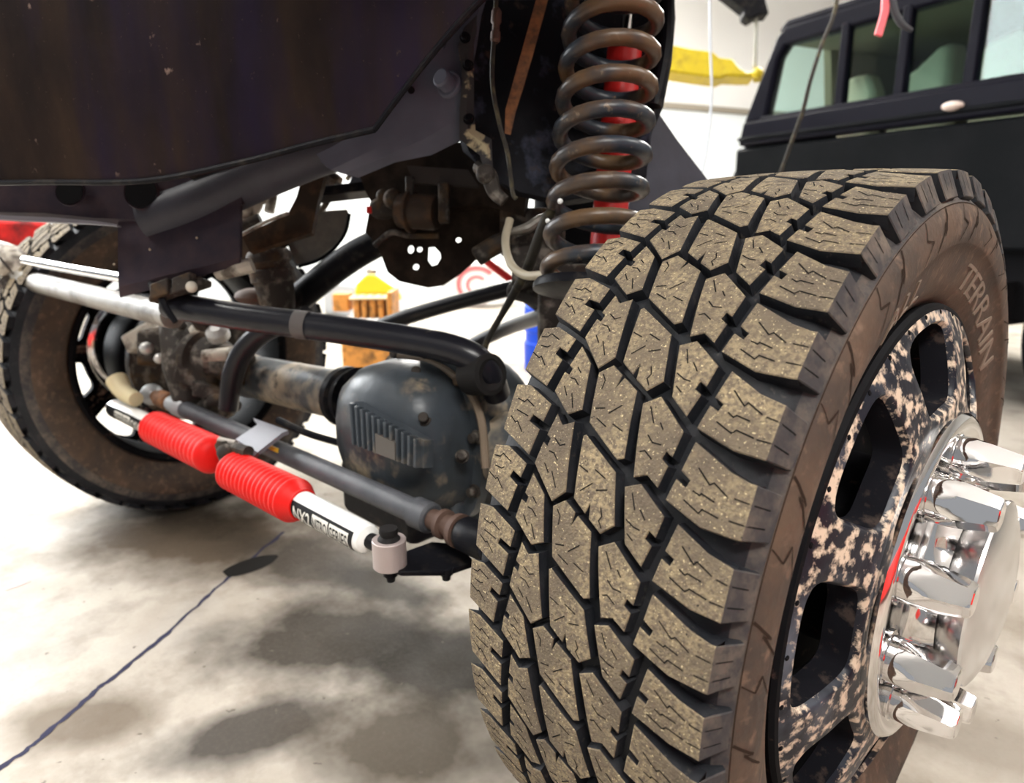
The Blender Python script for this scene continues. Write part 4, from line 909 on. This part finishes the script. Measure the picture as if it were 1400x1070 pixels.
# hoses and lines
pipe('brake_line', [(680,-30,1.03),(676,40,1.03),(673,110,1.03),(682,165,1.04),(694,210,1.05),(701,262,1.06),(706,272,1.06)], .0035, M['hose_black'], 'thin dark brake line hanging left of the rusty strap', 'line', 8)
b = MB(); b.lathe(at(679,12,1.03), at(677,60,1.03)-at(679,12,1.03), [(0,.005),(.004,.0075),(.02,.008),(.024,.0055),(.034,.0055),(.036,.0075),(.048,.0075),(.052,.004)], 14, 0, True, True); tag(obj('line_fitting', b, M['rust_collar']), 'brown crimped fitting at the top of the thin brake line', 'fitting')
b = MB(); b.sheet([P3([(741,-30,1.08),(757,-30,1.08)]), P3([(716,60,1.08),(732,62,1.08)]), P3([(702,110,1.08),(717,114,1.08)]), P3([(691,150,1.08),(705,152,1.08)]), P3([(690,182,1.09),(698,184,1.09)])], .006); tag(obj('rusty_strap', b, M['rust']), 'orange rusty metal strap slanting down left of the coil spring', 'strap')
pipe('beige_hose', [(697,300,1.22),(691,330,1.20),(698,360,1.16),(718,376,1.12),(748,376,1.06),(775,382,1.0),(800,395,.97)], .0072, M['hose_beige'], 'beige hose curving under the spring to the near tyre', 'hose', 12)
pipe('abs_cable', [(765,274,1.05),(748,298,1.06),(735,330,1.10),(722,365,1.16),(706,395,1.20),(686,430,1.24),(668,462,1.27),(660,485,1.28)], [.004,.009,.009,.009,.008,.006,.006,.006], M['hose_black'], 'dark cable slanting down beneath the coil spring', 'cable', 12)
pipe('bright_clip', [(693,318,1.24),(720,312,1.24),(738,300,1.24),(752,292,1.24)], [.006,.010,.009,.005], M['alloy'], 'short shiny metal clip behind the beige hose', 'clip', 10)
b = MB(); b.ball(at(766,275,1.0), .0045, 10, 6); tag(obj('clip_head', b, M['white_body']), 'tiny bright rivet head at the top of the dark slanting cable', 'rivet')
b = MB(); b.ball(at(749,302,1.02), .004, 10, 6); tag(obj('clip_head', b, M['white_body']), 'tiny bright rivet head lower down on the dark slanting cable', 'rivet')
b = MB(); b.box(at(812,318,1.72), RT*.15, UP*.135, FW*.08); tag(obj('dark_filler', b, M['under'], bevel=.03), 'black filler block behind the foot of the spring, added to darken the gap', 'filler')  # added dark block, fills the bright gap below the spring
pipe('red_bar', [(650,345,1.7),(690,376,1.66),(712,392,1.64),(740,400,1.62),(790,420,1.6)], .0095, M['red_paint'], 'thin red bar slanting below the beige hose', 'bar', 10)
b = MB(); b.box(at(735,350,1.32), RT*.05+UP*.01, UP*.055, FW*.05); b.box(at(768,420,1.30), RT*.045, UP*.075, FW*.05); b.box(at(722,318,1.34), RT*.055, UP*.04, FW*.04); b.tube(P3([(700,395,1.4),(735,405,1.36),(775,425,1.3)]), .022, 10); b.tube(P3([(650,352,1.3),(690,330,1.3),(760,318,1.3)]), .02, 10); b.box(at(725,405,1.42), RT*.03-UP*.02, UP*.02, FW*.03); tag(obj('axle_perch', b, M['cast'], bevel=.012), 'dark axle perch beneath the coil spring, hidden by the near tyre', 'perch')

# ================================================================ left background behind the far wheel
b = MB(); b.prism(P3([(-40,296,2.6),(64,302,2.6),(70,318,2.6),(62,338,2.6),(46,346,2.6),(22,336,2.6),(-40,322,2.6)]), FW*.12); tag(obj('red_shop_rag', b, mat('rag_red', (.42,.008,.006), .9, bump=1.0, bscale=14, spots=[((.10,.004,.004), 9, .5, .1)]), bevel=.02), 'crumpled red shop rag high behind the far left tyre', 'rag')

# ================================================================ workshop things behind
def T2(u, v, z): o = Vector((-1.704, 3.111, 0)); return o + U2*u + V2*v + Z*z
def tbox(b, u0, u1, v0, v1, z0, z1, mi=0): return b.box(T2((u0+u1)/2, (v0+v1)/2, (z0+z1)/2), U2*(u1-u0)/2, V2*(v1-v0)/2, Z*(z1-z0)/2, mi)
pk = thing('black_pickup', 'black pickup cab with a four-pane rear window, back right', 'truck', T2(1, 1, 0))
def prof_prism(poly, v0, v1): return MB().prism([T2(u, v0, z) for u, z in poly], V2*(v1-v0))
obj('lower_panel', prof_prism([(.03,.70),(2.03,.70),(2.04,1.22),(.02,1.22)], 0, .06), M['truck_grey'], pk, bevel=.02)
obj('belt_trim', prof_prism([(.05,1.23),(2.01,1.23),(1.98,1.36),(.08,1.36)], -.015, .08), M['truck_black'], pk, bevel=.015)
obj('belt_strip', prof_prism([(.06,1.255),(2.0,1.255),(2.0,1.275),(.06,1.275)], -.03, .0), M['truck_grey'], pk, bevel=.006)
obj('corner_pillar', prof_prism([(.06,1.35),(.235,1.35),(.235,1.40),(.285,1.66),(.34,1.72),(.34,1.80),(.30,1.80),(.26,1.77)], 0, .07), M['truck_black'], pk, bevel=.02)
obj('corner_pillar', prof_prism([(2.06-u, z) for u, z in [(.06,1.35),(.235,1.35),(.235,1.40),(.285,1.66),(.34,1.72),(.34,1.80),(.30,1.80),(.26,1.77)]], 0, .07), M['truck_black'], pk, bevel=.02)
obj('top_rail', prof_prism([(.30,1.715),(1.76,1.715),(1.76,1.81),(.30,1.81)], 0, .08), M['truck_black'], pk, bevel=.015)
for u in (.712, 1.032, 1.345): obj('window_divider', prof_prism([(u-.026,1.34),(u+.026,1.34),(u+.014,1.74),(u-.030,1.74)], -.005, .04), M['truck_black'], pk, bevel=.008)
obj('sill', prof_prism([(.2,1.335),(1.86,1.335),(1.86,1.375),(.2,1.375)], -.01, .06), M['truck_black'], pk, bevel=.01)
for a, c in ((.23,.69),(.735,1.01),(1.055,1.32),(1.37,1.83)):
    obj('window_pane', prof_prism([(a,1.37),(c,1.37),(c,1.73),(a+.03 if a < .3 else a,1.73)], .02, .026), M['glass'], pk, 0)
obj('roof', prof_prism([(.26,1.79),(1.80,1.79),(1.74,1.84),(.32,1.84)], .0, 1.5), M['truck_black'], pk, bevel=.02)
obj('headliner', prof_prism([(.24,1.745),(1.82,1.745),(1.80,1.79),(.26,1.79)], .06, 1.2), M['headliner'], pk)
obj('brown_backing', prof_prism([(.10,1.79),(1.50,1.79),(1.50,.9),(.10,.9)], 1.16, 1.20), M['headliner'], pk)  # added brown panel, hides the bright wall beyond the panes
obj('side_pillar', MB().prism([T2(.10,.62,1.36), T2(.10,1.2,1.36), T2(.22,1.2,1.79), T2(.22,.40,1.79)], U2*.05), M['headliner'], pk)
for l in ([(.28,.9),(.50,.9),(.50,1.50),(.45,1.60),(.33,1.60),(.28,1.5)], [(.60,.9),(.92,.9),(.92,1.66),(.84,1.66),(.74,1.58),(.62,1.52),(.60,1.3)], [(1.0,.9),(1.45,.9),(1.45,1.48),(1.34,1.58),(1.20,1.66),(1.06,1.62)]):
    obj('seat', prof_prism(l, .50, .62), M['seat'], pk, bevel=.03)
for u0, u1 in ((.04,.10),(1.96,2.02)): b = MB(); tbox(b, u0, u1, .05, 1.5, .70, 1.36); obj('cab_side', b, M['truck_black'], pk)
for u0 in (.06, 1.95): obj('front_pillar', MB().prism([T2(u0,1.35,1.36), T2(u0,1.45,1.36), T2(u0+(.2 if u0 < 1 else -.2),1.12,1.80), T2(u0+(.2 if u0 < 1 else -.2),1.02,1.80)], U2*.05), M['truck_black'], pk)
b = MB(); tbox(b, .1, 1.96, 1.4, 1.5, .7, 1.36); obj('dashboard', b, M['under'], pk)
obj('fender_bulge', prof_prism([(-.08,.70),(.05,.70),(.05,1.10),(.0,1.13),(-.04,1.10),(-.07,1.0)], .05, 1.2), M['truck_black'], pk, bevel=.02)
b = MB(); b.ball(T2(1.31,-.02,1.285), .045, 14, 8, (1, 1, .45)); obj('cargo_lamp', b, M['lens'], pk)
b = MB(); tbox(b, .10, 1.96, .10, 1.6, .42, .70); tbox(b, .5, .62, -1.3, 1.6, .40, .58); tbox(b, 1.5, 1.62, -.5, 1.6, .40, .58); obj('chassis', b, M['under'], pk)
for u in (.12, 1.62): b = MB(); b.lathe(T2(u,.55,.40), U2, [(0,.22),(0,.36),(.03,.40),(.27,.40),(.30,.36),(.30,.22)], 40, closed=True); b.lathe(T2(u+.05,.55,.40), U2, [(0,.22),(.2,.22)], 30, 0, True, True); obj('rear_tire', b, M['under'], pk)
b = MB(); b.ball(T2(1.60,-.04,.49), .035, 14, 8); obj('hitch_ball', b, M['white_body'], pk, label='small bright round hitch ball')
# lift arm with pad and post
la = thing('lift_arm', 'yellow vehicle lift arm pointing at the black pickup', 'lift', at(960, 100, 4.4))
D1 = 4.35
b = MB(); b.prism(P3([(868,56,D1),(916,60,D1),(945,66,D1),(975,70,D1),(984,78,D1),(1002,80,D1),(1012,92,D1),(1022,98,D1),(1034,96,D1),(1034,104,D1),(1015,104,D1),(995,103,D1),(985,107,D1),(962,104,D1),(912,97,D1),(868,92,D1)]), FW*.14); obj('arm', b, M['yellow'], la, bevel=.012)
b = MB(); b.ball(at(1036,100,D1), .036, 14, 9); b.lathe(at(1036,112,D1+.05), Z, [(0,.03),(.07,.03)], 16, 0, True, True); obj('pad', b, M['yellow'], la)
b = MB(); b.cyl(at(1034,22,D1+.05), at(1032,92,D1+.05), .013, n=12); obj('post', b, mat('post_grey', (.25,.25,.22), .5), la)
b = MB(); b.prism(P3([(985,-14,D1),(1040,-30,D1),(1052,18,D1),(1036,20,D1),(1026,26,D1),(1018,20,D1),(1018,12,D1)]), FW*.1); obj('upper_stop', b, M['black_metal'], la, bevel=.01)
pipe('hanging_cable', [(1149,-30,2.0),(1140,20,2.0),(1124,60,2.0),(1108,110,2.0),(1098,150,2.0),(1082,195,2.0),(1066,240,2.0)], .0062, M['hose_black'], 'dark cable hanging in front of the pickup rear window', 'cable', 10)
pipe('hanging_rope', [(970,-30,3.4),(971,60,3.4),(973,120,3.4),(971,160,3.4),(966,205,3.4),(960,235,3.4)], .0065, mat('cord_pale', (.42,.45,.50), .6), 'thin pale cord hanging before the white wall', 'cord', 8)
b = MB(); b.sheet([P3([(1208,-30,2.0),(1220,-30,2.0)]), P3([(1206,15,2.0),(1215,18,2.0)]), P3([(1197,46,2.0),(1206,49,2.0)])], .008); tag(obj('red_strap', b, mat('strap_red', (.72,.10,.12), .5)), 'red strap end hanging above the pickup window', 'strap')
pipe('hanging_hook', [(1216,-30,2.0),(1222,10,2.0),(1232,32,2.0),(1247,42,2.0)], [.011,.010,.010,.006], mat('hook_grey', (.05,.05,.055), .4), 'dark hook end hanging right of the red strap', 'hook', 10)
# jack stand, boxes and blue drum glimpsed under the truck
js = thing('jack_stand', 'yellow and orange jack tower glimpsed beyond the axle', 'jack', on_floor(508, 512))
J = on_floor(508, 512); jd = (J-CAM).dot(FW); k_ = jd/FPX
def jb(x0, x1, y0, y1, m, name, d=.12): b = MB(); b.box(at((x0+x1)/2, (y0+y1)/2, jd), RT*(x1-x0)/2*k_, Z*(y1-y0)/2*k_, Vector((FW.x, FW.y, 0)).normalized()*d); return obj(name, b, m, js, bevel=.008)
b = MB(); b.prism([at(484,402,jd), at(486,388,jd), at(500,375,jd), at(512,374,jd), at(538,392,jd), at(540,402,jd)], FW*.25); obj('saddle', b, M['jack_yellow'], js, bevel=.01)
for x in (492, 503, 514, 525): jb(x-4, x+4, 402, 432, M['jack_orange'], 'rib', .1)
jb(534, 541, 396, 436, M['jack_orange'], 'rib', .12); jb(458, 480, 400, 424, M['jack_orange'], 'lever', .06); jb(484, 541, 402, 406, M['cream_plastic'], 'saddle_edge', .13)
jb(474, 540, 432, 440, M['white_paint'], 'collar', .12); jb(476, 540, 440, 506, M['jack_orange'], 'base', .15)
b = MB(); b.lathe(at(508,374,jd+.1), Z, [(0,.03),(.02,.03),(.03,.015)], 12, 0, True, True); obj('screw_top', b, M['alloy'], js)
wb = thing('oil_tub', 'white tub with a faded red round print on the floor beyond', 'tub', on_floor(655, 412))
J2 = on_floor(652, 414); d_ = (J2-CAM).dot(FW)
b = MB(); b.lathe(J2, Z, [(0,.30),(.02,.33),(.36,.36),(.40,.37),(.41,.34),(.42,.10),(.45,.09),(.46,.0)], 40, 0, True); obj('tub_body', b, M['white_paint'], wb)
cdir = Vector((CAM.x-J2.x, CAM.y-J2.y, 0)).normalized(); sd_ = Vector((-cdir.y, cdir.x, 0))
for r0, r1 in ((.15,.20),(.07,.10)):
    b = MB(); vs = []; n = 28
    for i in range(n+1):
        a = R(40 + 280*i/n)
        for r in (r0, r1):
            x, z = r*math.cos(a), .21 + r*math.sin(a)*.9; ang = x/.35
            vs.append(J2 + (cdir*math.cos(ang) + sd_*math.sin(ang))*(.337+.07*z+.004) + Z*z)
    b.add(vs, [(2*i, 2*i+1, 2*i+3, 2*i+2) for i in range(n)]); obj('round_print', b, mat('print_red', (.55,.16,.17), .6), wb)
J3 = on_floor(700, 505); b = MB(); b.lathe(J3 + RT*.22, Z, [(0,.14),(.01,.15),(.16,.155),(.17,.145),(.22,.145),(.23,.155),(.36,.155),(.38,.13)], 36, 0, True, True); tag(obj('blue_drum', b, M['blue']), 'blue plastic drum peeking out beside the near tyre', 'drum')
J4 = on_floor(500, 430)
b = MB(); b.abox(J4.x-.35, J4.x+.35, J4.y-.2, J4.y+.2, 0, .28); tag(obj('grey_crate', b, mat('crate', (.55,.58,.62), .6), bevel=.02), 'pale grey crate on the floor beyond the jack tower', 'crate')
# the red tool cabinet that shows in the chrome, standing off to the right
tc_ = thing('tool_cabinet', 'red rolling tool cabinet off to the right, mirrored in the chrome', 'cabinet', (2.3, -.5, 0))
b = MB(); b.abox(2.3, 2.9, -1.8, 1.0, .12, .80); obj('cabinet_body', b, M['red_paint'], tc_, bevel=.02)
for k in range(3): b = MB(); b.abox(2.27, 2.3, -1.75+k*.92, -.89+k*.92, .18, .74); obj('drawer', b, M['red_paint'], tc_, bevel=.008)
for x in (2.38, 2.82):
    for y in (-1.7, .9): b = MB(); b.lathe((x, y-.02, .06), (0, 1, 0), [(0,.06),(.04,.06)], 16, 0, True, True); obj('caster', b, M['under'], tc_)
